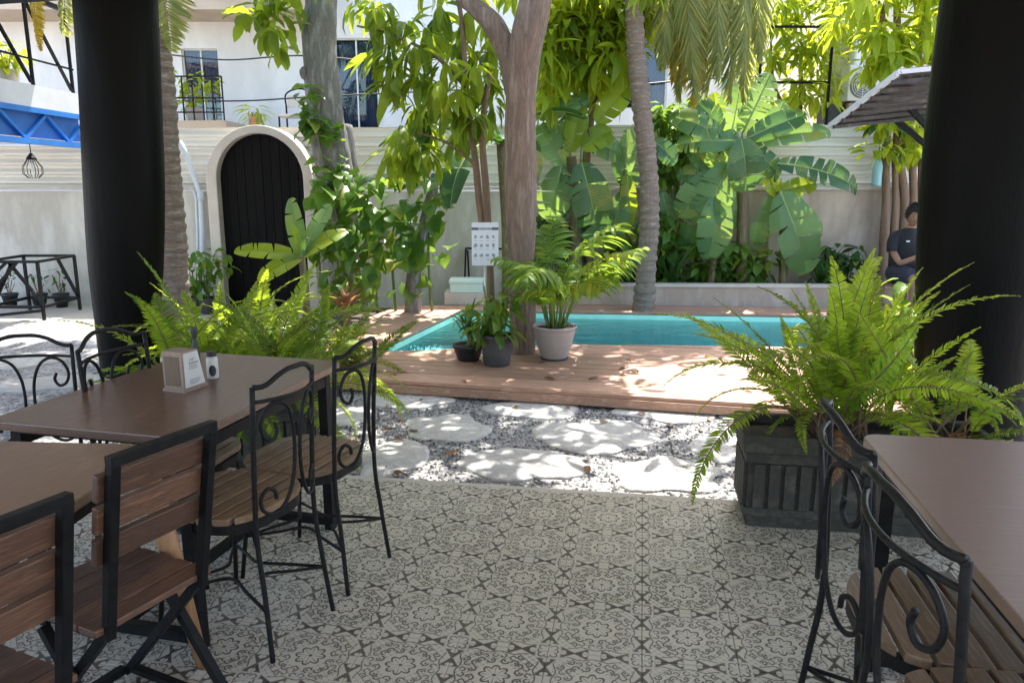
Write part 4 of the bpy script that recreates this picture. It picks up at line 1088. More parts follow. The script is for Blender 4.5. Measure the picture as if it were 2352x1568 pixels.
fern('large bright fern growing at the open end of the right planter', pl_pt((1.01, 3.17), R(-9), .42, .19, .38), 66, .12, 1.02, FE + FE + FD, GF, (42, 89), [0, 1, 2, 3, 6, 7, 8, 12, 13, 14, 4, 5, 9, 10])
fern('spreading fern growing in the right planter close to the black pillar', pl_pt((1.01, 3.17), R(-9), .86, .19, .38), 26, .10, .88, FE + FD, GF, (20, 70))
fern('broad fern hanging over the pool end of the left planter', pl_pt((-1.06, 3.93), R(-9), -.28, .19, .32), 60, .2, .95, FE + FD, GF, (12, 80))
fern('broad fern in the left planter in front of the black pillar', pl_pt((-1.06, 3.93), R(-9), -.76, .19, .32), 60, .2, .95, FE + FD, GF, (12, 78))
GG = 'ferns and low plants growing in the gravel bed'
fern('bushy lime fern growing in the bed between planter and arched gate', (-2.05, 5.9, GZ), 60, .3, 1.2, FE, GG, (35, 85))
fern('bushy fern growing in the bed beside the wooden deck', (-1.45, 6.1, GZ), 40, .22, .85, FE + FD, GG, (35, 85))
fern('small fern growing at the foot of the left black pillar', (-2.7, 6.25, GZ), 24, .15, .8, FE, GG, (35, 85))

# ---- banana plants ---------------------------------------------
_bs = [500]; BSC = 1.25
def banana_leaf(root, p, az, pitch, L, W, bend, m, tear=.5, droop=.35, roll=0):
    _bs[0] += 1; off = wloc(root); mb, rib = banana_mb(L * BSC, W * BSC * 1.05, bend, _bs[0], droop, tear)
    o = mb.build('leaf', m, root, sm=True); o.matrix_local = place(R(az), R(pitch), Vector(p) - off, 1, R(roll))
    rib.build('midrib', M['midrib'], o, sm=True)
def banana_stalk(root, pts, r0, r1): limb(root, pts, r0, r1, M['banana_stem'], 'stem', 12)
def bananap(label, base, top, r0=.085, r1=.055, g='banana plants along the back wall'):
    t = thing('banana_plant', label, 'banana plant', base, 0, g)
    b = Vector(base); tp = Vector(top); banana_stalk(t, [b, b.lerp(tp, .5) + Vector((.03, 0, 0)), tp], r0, r1); return t, tp
def leaf_to(root, x0, y0, x1, y1, wpx, m, Y, bend=.5, tear=.5, droop=.35, tilt=.35, dy=0.0, roll=0.0):
    """leaf blade from one point to another at about depth Y, its face turned towards the light and the yard"""
    _bs[0] += 1; off = wloc(root); a = AY(x0, y0, Y); b = AY(x1, y1, Y + dy); L = (b - a).length / (1 - .10 * bend)
    mb, rib = banana_mb(L, wpx * Y * 1.02 / 1764, bend, _bs[0], droop, tear)
    d = (b - a).normalized(); up = Vector((0, -1, tilt)); u = (up - d * up.dot(d)).normalized()
    d2 = (d + u * math.tan(bend * .33)).normalized()
    if m is BN and random.random() < .45: m = M['banana_deep']
    o = mb.build('leaf', m, root, sm=True); o.matrix_local = Matrix.Translation(-off) @ dirmat(d2, a, 1, roll, up)
    rib.build('midrib', M['midrib'], o, sm=True)
    st = AY(x0, y0, Y) + Vector((0, .03, -.22)); MB().tube([a, a.lerp(st, .5), st], [.010, .014, .018], 7).build('leaf_stalk', M['stem_green'], root, world=True, sm=True)
BN, BL_ = M['banana'], M['banana_lime']
M['banana_deep'] = leafmat('banana_deep', (.022, .075, .022), (.06, .15, .045), (.20, .38, .05), .36, .36, .5, 5, 11)
b_ = AY(1322, 660, 9.55); b_.z = .2
t, tp = bananap('banana plant with lime young leaves between the big tree and ringed palm', b_, AY(1312, 360, 9.5), .085, .06)
for q in [(1370, 285, 1448, 192, 62, BL_, 9.4, .3, .1), (1310, 350, 1335, 238, 52, BL_, 9.45, .4, .2), (1335, 340, 1402, 300, 60, BL_, 9.3, .7, .2), (1335, 372, 1378, 552, 100, BN, 9.3, .5, .35), (1300, 385, 1238, 290, 66, BN, 9.5, .5, .3), (1262, 262, 1352, 222, 42, BN, 9.4, .5, .3),
          (1290, 380, 1262, 500, 80, BN, 9.35, .6, .3), (1300, 330, 1238, 215, 60, BN, 9.6, .4, .4), (1345, 330, 1425, 350, 60, BN, 9.5, .9, .5), (1395, 420, 1352, 470, 60, BN, 9.55, .5, .3), (1320, 410, 1400, 520, 70, BN, 9.6, .6, .4), (1290, 300, 1372, 190, 52, BN, 9.65, .3, .3)]: leaf_to(t, *q)
b_ = AY(1706, 600, 9.6); b_.z = .2
t, tp = bananap('large banana plant with drooping pale torn leaves by the right wall', b_, AY(1700, 330, 9.5), .085, .065)
for q in [(1655, 310, 1548, 268, 66, BN, 9.35, .8, .6), (1660, 300, 1590, 225, 62, BN, 9.45, .6, .7), (1680, 305, 1700, 195, 74, BN, 9.5, .4, .7), (1705, 305, 1768, 172, 70, BN, 9.5, .5, .8), (1690, 325, 1560, 330, 58, BN, 9.3, .9, .5), (1715, 318, 1850, 262, 56, BN, 9.4, .7, .7), (1720, 330, 1905, 300, 50, BN, 9.5, 1.0, .7),
          (1702, 318, 1716, 432, 92, BN, 9.2, .7, .25), (1720, 340, 1790, 400, 56, BN, 9.45, .8, .5), (1760, 320, 1800, 235, 56, BN, 9.6, .4, .5), (1650, 320, 1640, 215, 50, BL_, 9.6, .3, .3), (1690, 300, 1635, 380, 60, BN, 9.4, .9, .4)]: leaf_to(t, *q)
b_ = AY(1800, 640, 9.5); b_.z = .2
t, tp = bananap('low banana plant with one broad hanging leaf by the right wall', b_, AY(1792, 440, 9.45), .06, .045)
for q in [(1792, 440, 1855, 622, 112, BN, 9.3, .5, .25), (1785, 375, 1972, 428, 60, BN, 9.35, 1.3, .8), (1790, 440, 1872, 420, 48, BL_, 9.4, .6, .3), (1785, 450, 1745, 360, 50, BL_, 9.5, .4, .2), (1800, 460, 1885, 540, 60, BN, 9.45, .8, .3), (1780, 450, 1735, 560, 56, BN, 9.5, .6, .3)]: leaf_to(t, *q)
b_ = AY(1630, 650, 9.6); b_.z = .2
t, tp = bananap('banana plant with broad hanging leaves just right of the ringed palm', b_, AY(1650, 420, 9.5), .06, .05)
for q in [(1678, 372, 1608, 512, 96, BN, 9.3, .5, .5), (1645, 395, 1562, 492, 74, BN, 9.35, .6, .5), (1655, 440, 1628, 590, 84, BN, 9.3, .4, .4), (1640, 400, 1585, 340, 50, BN, 9.5, .5, .4), (1650, 430, 1570, 560, 62, BN, 9.5, .6, .4), (1500, 322, 1552, 372, 52, BN, 9.1, .5, .2), (1650, 410, 1560, 400, 56, BN, 9.5, .9, .6), (1660, 420, 1690, 520, 50, BN, 9.55, .5, .3)]: leaf_to(t, *q)
b_ = AY(1425, 650, 9.6); b_.z = .2
t, tp = bananap('thin banana plant hidden by the ringed palm trunk', b_, AY(1430, 420, 9.55), .045, .035)
for q in [(1430, 420, 1445, 300, 44, BN, 9.6, .3, .3), (1432, 430, 1412, 330, 36, BN, 9.6, .3, .3), (1428, 440, 1405, 560, 60, BN, 9.5, .6, .3), (1440, 400, 1446, 520, 40, BL_, 9.5, .5, .2), (1520, 440, 1545, 560, 50, BN, 9.6, .5, .3), (1430, 400, 1520, 420, 44, BN, 9.65, .9, .5)]: leaf_to(t, *q)
# dark hanging leaves behind the big trunk
b_ = AY(1165, 690, 9.4); b_.z = GZ
t, tp = bananap('shaded banana plant with dark hanging leaves behind the big trunk', b_, AY(1150, 330, 8.9), .07, .05)
for a in [(105, 25, 1.15, .32, 1.1, 'dark_leaf'), (150, 5, 1.1, .30, 1.6, 'dark_leaf'), (-160, 20, 1.0, .3, 1.9, 'dark_leaf'), (60, 60, .9, .3, 1.3, 'dark_leaf'), (-80, 50, .9, .3, 1.4, 'dark_leaf')]:
    banana_leaf(t, tp, a[0], a[1], a[2], a[3], a[4], M[a[5]], .15)
BSC = 1.0
# young plant in front of the gate
b_ = G(705, 800, GZ); b_ = Vector((-1.95, 7.05, GZ))
t, tp = bananap('young banana plant with broad pale leaves in front of the arched gate', b_, AY(693, 590, 7.0), .045, .03, GG)
t['group'] = GG
for a in [(40, 68, .60, .17, .35, 'banana', -40), (98, 12, .62, .18, .45, 'banana_lime', -50), (-70, 38, .5, .17, .6, 'banana_lime', 45), (-45, 60, .6, .16, .4, 'banana', 35), (125, -15, .45, .2, .7, 'banana_lime', -40), (60, 78, .3, .1, .2, 'banana_lime', 0)]:
    banana_leaf(t, tp, a[0], a[1], a[2], a[3], a[4], M[a[5]], .08, .2, a[6])

# ---- big forked tree on the deck --------------------------------
LT = leafset('tree', M['tree_leaf'], .25, .062, 6, .25, 1.0)
LL = leafset('lime', M['lime_leaf'], .25, .058, 6, .25, 1.0)
LDK = leafset('dark', M['dark_leaf'], .24, .09, 4, .25, .7)
big = thing('forked_tree', 'big tree with smooth pinkish forked trunk growing through the deck', 'tree', (.085, 6.55, DZ))
Tk = [AY(1199, 838, 6.55), AY(1201, 760, 6.55), AY(1198, 600, 6.55), AY(1196, 420, 6.55), AY(1192, 260, 6.55), AY(1190, 170, 6.55)]
TR2 = [AY(1196, 420, 6.55), AY(1195, 260, 6.55), AY(1204, 130, 6.52), AY(1222, 40, 6.5), AY(1245, -60, 6.5), AY(1290, -230, 6.6), AY(1330, -420, 6.9)]
trunk_pts = crom(Tk[:4] + TR2[1:], 6); k_ = len(trunk_pts)
rr = []
for i, p in enumerate(trunk_pts):
    z = p.z; rr.append(.108 + .045 * math.exp(-((z - DZ) / .22)) * .0 + .022 * min(1, max(0, z - .3)) + .006 * math.sin(z * 5.1) - .03 * max(0, z - 2.7))
MB().tube(trunk_pts, rr, 18).build('trunk', M['bark'], big, world=True, sm=True)
limb(big, [AY(1190, 215, 6.56), AY(1172, 140, 6.6), AY(1135, 60, 6.62), AY(1090, 15, 6.65), AY(1052, -30, 6.7), AY(1000, -160, 6.9), AY(940, -360, 7.2)], .105, .05, M['bark'], n=14, kn=.04)
limb(big, [AY(1245, -60, 6.5), AY(1200, -250, 6.6), AY(1150, -420, 6.7)], .07, .03, M['bark'])
limb(big, [AY(1000, -160, 6.9), AY(930, -210, 7.0), AY(840, -240, 7.2)], .05, .02, M['bark'])
limb(big, [AY(1330, -420, 6.9), AY(1420, -520, 7.4), AY(1500, -560, 8.0)], .06, .02, M['bark'])
items = []
for i in range(120):           # crown above the frame: keeps the deck and the left bed in broken shade
    c = Vector((random.gauss(-.2, 1.05), random.gauss(7.7, .8), random.uniform(3.4, 5.0)))
    if c.x > 1.5 and c.y < 8.4: continue
    items += whorl(LT, c, 9, .4, (.9, 1.4))
for i in range(34): items += whorl(LT, Vector((random.uniform(-1.3, 1.7), random.uniform(5.8, 6.9), random.uniform(3.35, 4.3))), 9, .5, (.8, 1.4))
scatter_leaves(big, items, M['tree_leaf'], 60)

# ---- slender twin stemmed tree with drooping leaves -------------
dr = thing('twin_stem_tree', 'slender twin stemmed tree with drooping bright leaves behind the notice board', 'tree', (-.16, 6.75, DZ))
limb(dr, [AY(1128, 800, 6.75), AY(1127, 700, 6.75), AY(1122, 560, 6.75), AY(1116, 430, 6.75), AY(1108, 330, 6.75), AY(1112, 250, 6.75), AY(1125, 170, 6.8)], .042, .022, M['stem_brown'], 'trunk')
limb(dr, [AY(1116, 560, 6.78), AY(1102, 470, 6.8), AY(1093, 380, 6.8), AY(1080, 280, 6.8), AY(1070, 200, 6.85), AY(1062, 60, 6.9), AY(1040, -60, 7)], .035, .018, M['stem_brown'], 'limb')
limb(dr, [AY(1070, 200, 6.85), AY(1000, 130, 6.9), AY(900, 80, 7.0), AY(820, 60, 7.0)], .02, .008, M['stem_brown'])
limb(dr, [AY(1093, 380, 6.8), AY(1030, 330, 6.9), AY(960, 305, 7.0)], .018, .007, M['stem_brown'])
items = []
for (x, y, n_, ms, Y) in [(880, 60, 9, LT, 7.0), (860, 10, 8, LT, 7.0), (860, 110, 6, LT, 7.1), (900, 110, 11, LT, 6.9), (930, 40, 10, LT, 7.1), (980, 70, 10, LT, 6.9), (900, 190, 9, LT, 6.9), (960, 170, 10, LT, 6.8),
                          (1020, 140, 10, LL, 6.8), (1050, 80, 9, LT, 7.2), (1000, 220, 10, LT, 6.8), (1060, 200, 11, LL, 6.7), (1040, 250, 9, LT, 6.7), (1100, 180, 9, LT, 6.9), (1130, 230, 9, LT, 6.9),
                          (1090, 260, 10, LT, 6.7), (1140, 160, 8, LT, 7.0), (880, 10, 9, LT, 7.2), (1010, 10, 9, LT, 7.1), (960, 240, 8, LDK, 7.2), (930, 290, 8, LDK, 7.4), (985, 290, 7, LDK, 7.3),
                          (925, 325, 11, LL, 6.9), (960, 335, 11, LL, 6.9), (900, 345, 9, LL, 7.0), (985, 350, 9, LL, 7.0), (940, 360, 9, LL, 6.95), (1060, 300, 8, LT, 7.0), (1110, 120, 8, LDK, 7.4), (1000, 40, 9, LDK, 7.5), (950, 100, 9, LL, 6.8), (1010, 180, 9, LL, 6.6), (1090, 150, 8, LL, 6.7), (1130, 90, 8, LL, 7.0), (1075, 30, 8, LT, 7.0), (900, 150, 8, LL, 6.9), (1120, 40, 8, LL, 7.3)]:
    items += whorl(ms, AY(x, y, Y), n_ + 8, 1.1, (.55, 1.35))
scatter_leaves(dr, items, M['tree_leaf'], 290)

# ---- leafy tree filling the upper middle ------------------------
fl = thing('yellow_green_tree', 'leafy yellow green tree behind the big trunk near the ringed palm', 'tree', (1.0, 9.7, .2))
limb(fl, [Vector((1.0, 9.7, .15)), AY(1345, 400, 9.7), AY(1370, 150, 9.6), AY(1360, -100, 9.6)], .06, .03, M['stem_brown'], 'trunk')
limb(fl, [AY(1370, 150, 9.6), AY(1430, 60, 9.6), AY(1480, -40, 9.6)], .03, .012, M['stem_brown'])
limb(fl, [AY(1365, 190, 9.6), AY(1310, 90, 9.5), AY(1270, 0, 9.5)], .03, .012, M['stem_brown'])
items = []
for i in range(170):
    x = random.uniform(1240, 1500); y = random.uniform(-60, 230) if x < 1440 else random.uniform(-60, 60)
    if 1300 < x < 1440 and y > 170 and random.random() < .6: continue
    items += whorl(LL if random.random() < .6 else LT, AY(x, y, random.uniform(9.0, 10.0)), 9, .5, (1.1, 1.7))
scatter_leaves(fl, items, M['lime_leaf'], 240)

# ---- right tree: brown multi stems and yellow green foliage -----
rt = thing('multi_stem_tree', 'multi stemmed brown tree with yellow green leaves by the canopy', 'tree', (AY(2050, 640, 9.7).x, 9.7, GZ))
for (xb, xt, r_) in ((2028, 2040, .06), (2050, 2062, .05), (2072, 2060, .065), (2092, 2098, .06), (2108, 2125, .05)):
    limb(rt, [Vector((AY(xb, 640, 9.7).x, 9.7, GZ)), AY(xb + 6, 480, 9.7), AY((xb + xt) / 2, 360, 9.7), AY(xt, 230, 9.7), AY(xt + (xt - 2060), -40, 9.6)], r_, r_ * .5, M['stem_brown'], 'stem', kn=.08)
items = []
for i in range(75):
    x = random.uniform(1920, 2200); y = random.uniform(-80, 150)
    if x < 1990 and y > 60: continue
    items += whorl(LL, AY(x, y, random.uniform(8.9, 9.9)), 10, .45, (1.1, 1.6))
for i in range(24): items += whorl(LDK, AY(random.uniform(1995, 2130), random.uniform(265, 350), random.uniform(9.3, 9.7)), 8, .6, (.7, 1.0))
scatter_leaves(rt, items, M['lime_leaf'], 240)
# shrubs behind the trellis
sb = thing('yellow_shrub', 'yellow green shrub growing through the dark trellis', 'shrub', (AY(1830, 400, 11.0).x, 11.0, GZ))
limb(sb, [Vector((AY(1830, 400, 11).x, 11.0, GZ)), AY(1835, 300, 11), AY(1840, 120, 11)], .06, .02, M['stem_brown'], 'stem')
limb(sb, [AY(1835, 300, 11), AY(1780, 200, 11), AY(1770, 80, 11)], .03, .012, M['stem_brown'], 'stem')
items = []
for i in range(90): items += whorl(LL if random.random() < .5 else LT, AY(random.uniform(1740, 1925), random.uniform(-60, 275), random.uniform(10.65, 11.2)), 9, .35, (.7, 1.25))
scatter_leaves(sb, items, M['lime_leaf'], 240)

# ---- grey tree with vines ---------------------------------------
gt = thing('grey_tree', 'tall grey trunked tree wrapped with climbing vines right of the arched gate', 'tree', (AY(785, 640, 9.1).x, 9.1, GZ))
limb(gt, [Vector((AY(800, 700, 9.1).x, 9.1, GZ)), AY(785, 560, 9.1), AY(770, 400, 9.1), AY(752, 300, 9.1), AY(742, 200, 9.1), AY(733, 100, 9.1), AY(738, 0, 9.1), AY(745, -200, 9.1), AY(760, -420, 9.1)], .24, .16, M['bark_grey'], 'trunk', 16, 8, .03)
limb(gt, [AY(800, 650, 9.35), AY(795, 480, 9.35), AY(790, 380, 9.35), AY(782, 290, 9.4)], .17, .15, M['bark_grey'], 'trunk_stub', 14, 6, .04)
for (x, y, r_) in ((697, 168, .085), (705, 120, .06)): MB().lathe([(r_, 0), (r_ * .9, .05), (r_ * .55, .08), (.01, .09)], n=12).build('knot', M['bark_grey'], gt, sm=True).matrix_local = Matrix.Translation(AY(x + 10, y, 9.02) - gt.location) @ Matrix.Rotation(R(-100), 4, 'Y')
limb(gt, [AY(738, 0, 9.1), AY(690, -40, 8.9), AY(620, -60, 8.7), AY(560, -20, 8.6)], .07, .02, M['bark_grey'])
limb(gt, [AY(745, -200, 9.1), AY(900, -330, 9.0), AY(1050, -450, 9.0)], .1, .03, M['bark_grey'])
LB = leafset('broad', M['pothos'], .26, .13, 4, .22, .7)
LB2 = leafset('broadtree', M['tree_leaf'], .27, .13, 4, .22, .7)
items = []
for (x, y) in [(600, 20), (640, 30), (670, 10), (620, 60), (655, 70), (640, 100), (585, 35), (560, 25), (610, -20), (650, -30)]:
    items += whorl(LB2, AY(x, y, random.uniform(8.5, 8.9)), 8, .6, (.75, 1.05))
for i in range(70): items += whorl(LB2, Vector((random.gauss(-2.6, .9), random.gauss(9.0, .6), random.uniform(4.2, 5.6))), 8, .5, (.9, 1.4))
scatter_leaves(gt, items, M['tree_leaf'], 130)

# ---- pothos mass --------------------------------------------------
HM = [heart_mb(.17 * s, .14 * s).mesh(f'pothos_leaf_{i}', M['pothos'], True) for i, s in enumerate((.8, 1, 1.2, 1.45))]
po = thing('pothos_vine', 'dense climbing pothos with heart shaped leaves between gate and pool', 'vine', (-1.75, 8.7, GZ))
limb(po, [Vector((-1.15, 8.75, GZ)), AY(955, 600, 8.75), AY(985, 480, 8.75), AY(1000, 400, 8.8)], .10, .05, M['bark_grey'], 'support_trunk', kn=.05)
for k in range(7):
    x0 = 740 + 42 * k; limb(po, [Vector((AY(x0, 660, 8.8).x, 8.8, GZ)), AY(x0 - 8, 560, 8.72), AY(x0 + 14, 460, 8.75)], .018, .010, M['stem_green'], 'stem', 6)
items = []
def pl_leaf(x, y, Y, sc=1.0):
    d = Vector((random.gauss(0, .6), random.uniform(-1.0, -.25), random.uniform(-.9, .25)))
    return (random.choice(HM), dirmat(d, AY(x, y, Y), sc * random.uniform(.8, 1.3), random.gauss(0, .5)))
n_ = 0
while n_ < 300:
    x = random.uniform(715, 1045); y = random.uniform(395, 705)
    if x > 880 and y > 470 and not (900 < x < 1000 and y < 600): 
        if random.random() < .8: continue
    if x < 745 and y > 560 and random.random() < .7: continue
    if x > 800 and y > 620 and random.random() < .6: continue
    items.append(pl_leaf(x, y, random.uniform(8.3, 8.8))); n_ += 1
scatter_leaves(po, items, M['pothos'], 300)
pv = thing('trunk_vine', 'heart leaved vine climbing up the grey trunk', 'vine', (AY(770, 640, 8.85).x, 8.88, GZ))
limb(pv, [AY(790, 640, 8.86), AY(775, 500, 8.86), AY(745, 380, 8.87), AY(725, 270, 8.87), AY(712, 200, 8.88)], .016, .008, M['stem_green'], 'stem', 6)
items = []
for i in range(95):
    y = random.choice((random.uniform(195, 300), random.uniform(270, 330), random.uniform(360, 480))); xc = 712 + (y - 200) * .17
    items.append(pl_leaf(xc + random.gauss(0, 16) + (random.choice((-10, 45)) if y > 290 else -8), y, random.uniform(8.75, 8.9), .8))
scatter_leaves(pv, items, M['pothos'], 120)

# ---- coconut palms -----------------------------------------------
def palm_trunk(root, pts, r0, r1):
    P = crom(pts, 22); k = len(P); L = sum((P[i + 1] - P[i]).length for i in range(k - 1)); rr = []; s = 0
    for i in range(k):
        if i: s += (P[i] - P[i - 1]).length
        t = s / L; kk = int(s / .05 + .6 * math.sin(s * 7)); ring = (.004 + .007 * ((kk * 7919) % 13) / 13) * (1 if kk % 2 else -.6); rr.append(r0 + (r1 - r0) * t + ring + .05 * math.exp(-s / .25) * r0 * 4)
    MB().tube(P, rr, 16).build('trunk', M['bark_palm'], root, world=True)
def coco_frond(L, bend, seed, m, plen=.55, npair=46, sag=1.0, lift=-.55): return frond_mb(L, bend, npair, plen, .035, seed, sag, .12, .5, lift, 4).mesh(f'palm_frond_{seed}', m)
cp = thing('ringed_palm', 'coconut palm with ringed curved trunk beyond the pool', 'palm', (G(1478, 712, DZ).x, G(1478, 712, DZ).y, DZ))
Yp = cp.location.y
palm_trunk(cp, [Vector(cp.location), AY(1484, 620, Yp), AY(1492, 500, Yp + .02), AY(1488, 380, Yp + .03), AY(1474, 250, Yp + .02), AY(1462, 130, Yp), AY(1456, 0, Yp), AY(1456, -150, Yp), AY(1462, -300, Yp)], .112, .095)
ctop = AY(1462, -300, Yp)
for i in range(13):
    if i > 8: continue
    az = R(-40 + i * 25); inst('frond', coco_frond(2.3, random.uniform(1.3, 2.1), 700 + i, M['frond']), cp, Matrix.Translation(ctop - Vector(cp.location)) @ place(az, R(random.uniform(20, 65)), Vector((0, 0, 0))))
# the hanging old fronds in view
for i, (x, y, x2, y2, m, L) in enumerate([(1560, -260, 1590, 215, 'frond', 2.25), (1640, -260, 1660, 175, 'frond', 2.2), (1700, -280, 1725, 190, 'frond', 2.2), (1545, -200, 1520, 150, 'frond', 1.7), (1620, -150, 1610, 235, 'frond_yellow', 1.7), (1735, -250, 1745, 130, 'frond', 1.9), (1670, -150, 1690, 225, 'frond', 1.7), (1590, -220, 1560, 225, 'frond', 1.7), (1605, -240, 1635, 200, 'frond', 1.7), (1680, -240, 1640, 215, 'frond', 1.7), (1575, -200, 1545, 180, 'frond_yellow', 1.7), (1715, -200, 1705, 230, 'frond', 1.7)]):
    a = AY(x, y, 8.6 + .06 * i); b = AY(x2, y2, 8.5 + .06 * i)
    inst('frond', frond_mb((b - a).length, .15, 66, .52, .024, 740 + i, .45, .03, .6, -.2, 4, .85).mesh(f'hanging_frond_{i}', M[m]), cp, Matrix.Translation(-Vector(cp.location)) @ dirmat(b - a, a, 1, random.uniform(-.5, .5), (0, -1, .2)))
    limb(cp, [ctop, ctop.lerp(a, .5) + Vector((0, 0, .35)), a], .03, .014, M['stem_green'], 'frond_stalk', 6)
lp = thing('side_palm', 'coconut palm trunk standing close behind the left black pillar', 'palm', (AY(388, 700, 7.4).x, 7.4, GZ))
palm_trunk(lp, [Vector(lp.location), AY(395, 700, 7.4), AY(388, 550, 7.4), AY(375, 400, 7.4), AY(362, 200, 7.4), AY(345, 50, 7.4), AY(330, -150, 7.4), AY(320, -350, 7.4)], .165, .14)
ltop = AY(320, -350, 7.4)
for i in range(10):
    inst('frond', coco_frond(2.2, random.uniform(1.3, 2.0), 760 + i, M['frond']), lp, Matrix.Translation(ltop - Vector(lp.location)) @ place(R(i * 36 + 8), R(random.uniform(15, 60)), Vector((0, 0, 0))))
for i, (x, y, x2, y2, m) in enumerate([(180, -260, 120, 70, 'frond'), (365, -200, 378, 110, 'frond'), (70, -160, 72, 110, 'frond_yellow')]):
    a = AY(x, y, 7.1); b = AY(x2, y2, 7.0)
    inst('frond', frond_mb((b - a).length, .3, 40, .34 if i != 2 else .12, .03, 780 + i, .6, .05, .6, -.3, 4).mesh(f'left_frond_{i}', M[m]), lp, Matrix.Translation(-Vector(lp.location)) @ dirmat(b - a, a, 1, 0, (0, -1, .2)))
    limb(lp, [ltop, ltop.lerp(a, .5) + Vector((0, 0, .25)), a], .03, .014, M['stem_green'], 'frond_stalk', 6)

# ---- small undergrowth along the wall ---------------------------
SW = [leaf_mb(.5 * s, .045, 6, .35, .7, .8).mesh(f'strap_leaf_{i}', M['dark_leaf'], True) for i, s in enumerate((.7, 1, 1.25))]
SA = [leaf_mb(.34 * s, .04, 5, .35, .9, .8).mesh(f'red_leaf_{i}', M['bromeliad'], True) for i, s in enumerate((.8, 1, 1.2))]
SLm = [leaf_mb(.4 * s, .05, 5, .35, .9, .8).mesh(f'lime_strap_{i}', M['lime_leaf'], True) for i, s in enumerate((.8, 1, 1.2))]
def tuft(name, label, c, n, ms, cat='plant', group=GG, sc=1.0, pitch=(35, 85)):
    t = thing(name, label, cat, c, 0, group)
    for i in range(n): inst('leaf', random.choice(ms), t, place(i * 2.399, R(random.uniform(*pitch)), Vector((random.gauss(0, .03), random.gauss(0, .03), 0)), random.uniform(.75, 1.15) * sc, random.gauss(0, .2)))
    return t
tuft('bromeliad', 'reddish brown bromeliad with narrow leaves below the pothos', (AY(792, 610, 7.6).x, 7.6, .25), 26, SA, sc=1.0)
stb = AY(792, 610, 7.6); MB().tube([(stb.x, 7.6, GZ), (stb.x, 7.6, .28)], [.05, .035], 10).build('stem', M['stem_brown'], bpy.data.objects[[o.name for o in bpy.data.objects if o.name.startswith('bromeliad')][0]], world=True)
GB = 'strap leaved plants in the bed at the back wall'
for k, (x, Y, lab) in enumerate([(1425, 9.55, 'strap leaved plant left of the ringed palm'), (1535, 9.55, 'strap leaved plant right of the ringed palm'), (1890, 9.5, 'dark strap leaved plant at the right end of the wall bed')]):
    c = AY(x, 640, Y); tuft('strap_plant', lab, (c.x, Y, .2), 22, SW, group=GB, sc=1.15)
for k, (x, y, Y, lab) in enumerate([(445, 650, 9.3, 'leafy potted shrub between the pipe and the left palm trunk'), (478, 670, 9.25, 'small leafy shrub at the foot of the gate surround')]):
    c = AY(x, y, Y); t = thing('leafy_shrub', lab, 'shrub', (c.x, Y, GZ), 0, None)
    MB().lathe([(.002, 0), (.10, 0), (.13, .20), (.12, .20), (.11, .18), (.002, .17)], n=18, cap=False).build('pot', M['pot_black'], t)
    for i in range(3): MB().tube([(0, 0, .17), (.05 * math.cos(i * 2.1), .05 * math.sin(i * 2.1), .5)], .008, 6).build('stem', M['stem_green'], t)
    items = []
    for i in range(11): items += whorl(LB, Vector((c.x + random.gauss(0, .13), Y + random.gauss(0, .08), random.uniform(.25, .72))), 6, .4, (.45, .7))
    scatter_leaves(t, items, M['pothos'], 80)
GSH = 'leafy shrubs along the back wall'
for (x0, x1, y0, y1, Y, n_, ms, lab) in [(1425, 1560, 480, 640, 9.6, 46, LB, 'dark leafy shrub around the foot of the ringed palm'), (1590, 1790, 545, 640, 9.62, 40, LB, 'low leafy shrub below the hanging banana leaves'),
                                   (1235, 1330, 480, 650, 9.66, 34, LDK, 'shaded leafy shrub behind the potted palm'), (1880, 1990, 560, 640, 9.66, 20, LDK, 'small dark shrub at the right end of the wall bed'), (1500, 1600, 230, 420, 9.75, 46, LB, 'climbing shrub in front of the corrugated sheets beside the ringed palm')]:
    xc = (x0 + x1) / 2; c = AY(xc, 640, Y); t = thing('leafy_shrub', lab, 'shrub', (c.x, Y, .2), 0, GSH); items = []
    for i in range(7):
        tx = AY(x0 + (x1 - x0) * (i + .5) / 7, y0 + (y1 - y0) * random.uniform(.1, .5), Y); limb(t, [Vector((c.x + (tx.x - c.x) * .35, Y, .2)), Vector(((c.x + tx.x) / 2, Y, .2 + (tx.z - .2) * .5)), tx], .012, .005, M['stem_green'], 'stem', 6)
    for i in range(n_): items += whorl(ms, AY(random.uniform(x0, x1), random.uniform(y0, y1), Y + random.uniform(-.12, .12)), 6, .5, (.5, .95))
    scatter_leaves(t, items, M['pothos'], 170)
# balcony plants of the side balcony and the house
LSm = leafset('small', M['lime_leaf'], .13, .055, 3, .25, .7)
def boxplant(name, label, c, n, spread, ms, h=.45, pot='pot_black', group=None, r=.12, sc=(.8, 1.2)):
    t = thing(name, label, 'plant', c, 0, group); c = Vector(c)
    MB().lathe([(.002, 0), (r * .75, 0), (r, .2), (r * .9, .2), (r * .85, .17), (.002, .16)], n=18, cap=False).build('pot', M[pot], t)
    for i in range(3): MB().tube([(0, 0, .15), (spread * .5 * math.cos(i * 2.1), spread * .5 * math.sin(i * 2.1), .15 + h * .7)], .007, 6).build('stem', M['stem_brown'], t)
    items = []
    for i in range(n): items += whorl(ms, c + Vector((random.gauss(0, spread), random.gauss(0, spread), .18 + random.uniform(.1, 1) * h)), 7, .3, sc)
    scatter_leaves(t, items, M['lime_leaf'], 120); return t
GP = 'potted plants on the side balcony'
for k, (yy, lab) in enumerate([(7.1, 'bright potted plant on the side balcony near its open end'), (8.3, 'bright potted plant in the middle of the side balcony'), (9.2, 'bright potted plant on the side balcony close to the wall')]):
    boxplant('balcony_plant', lab, (BX - .45, yy, 2.561), 13, .13, LSm, .38, 'pot_pale', GP)
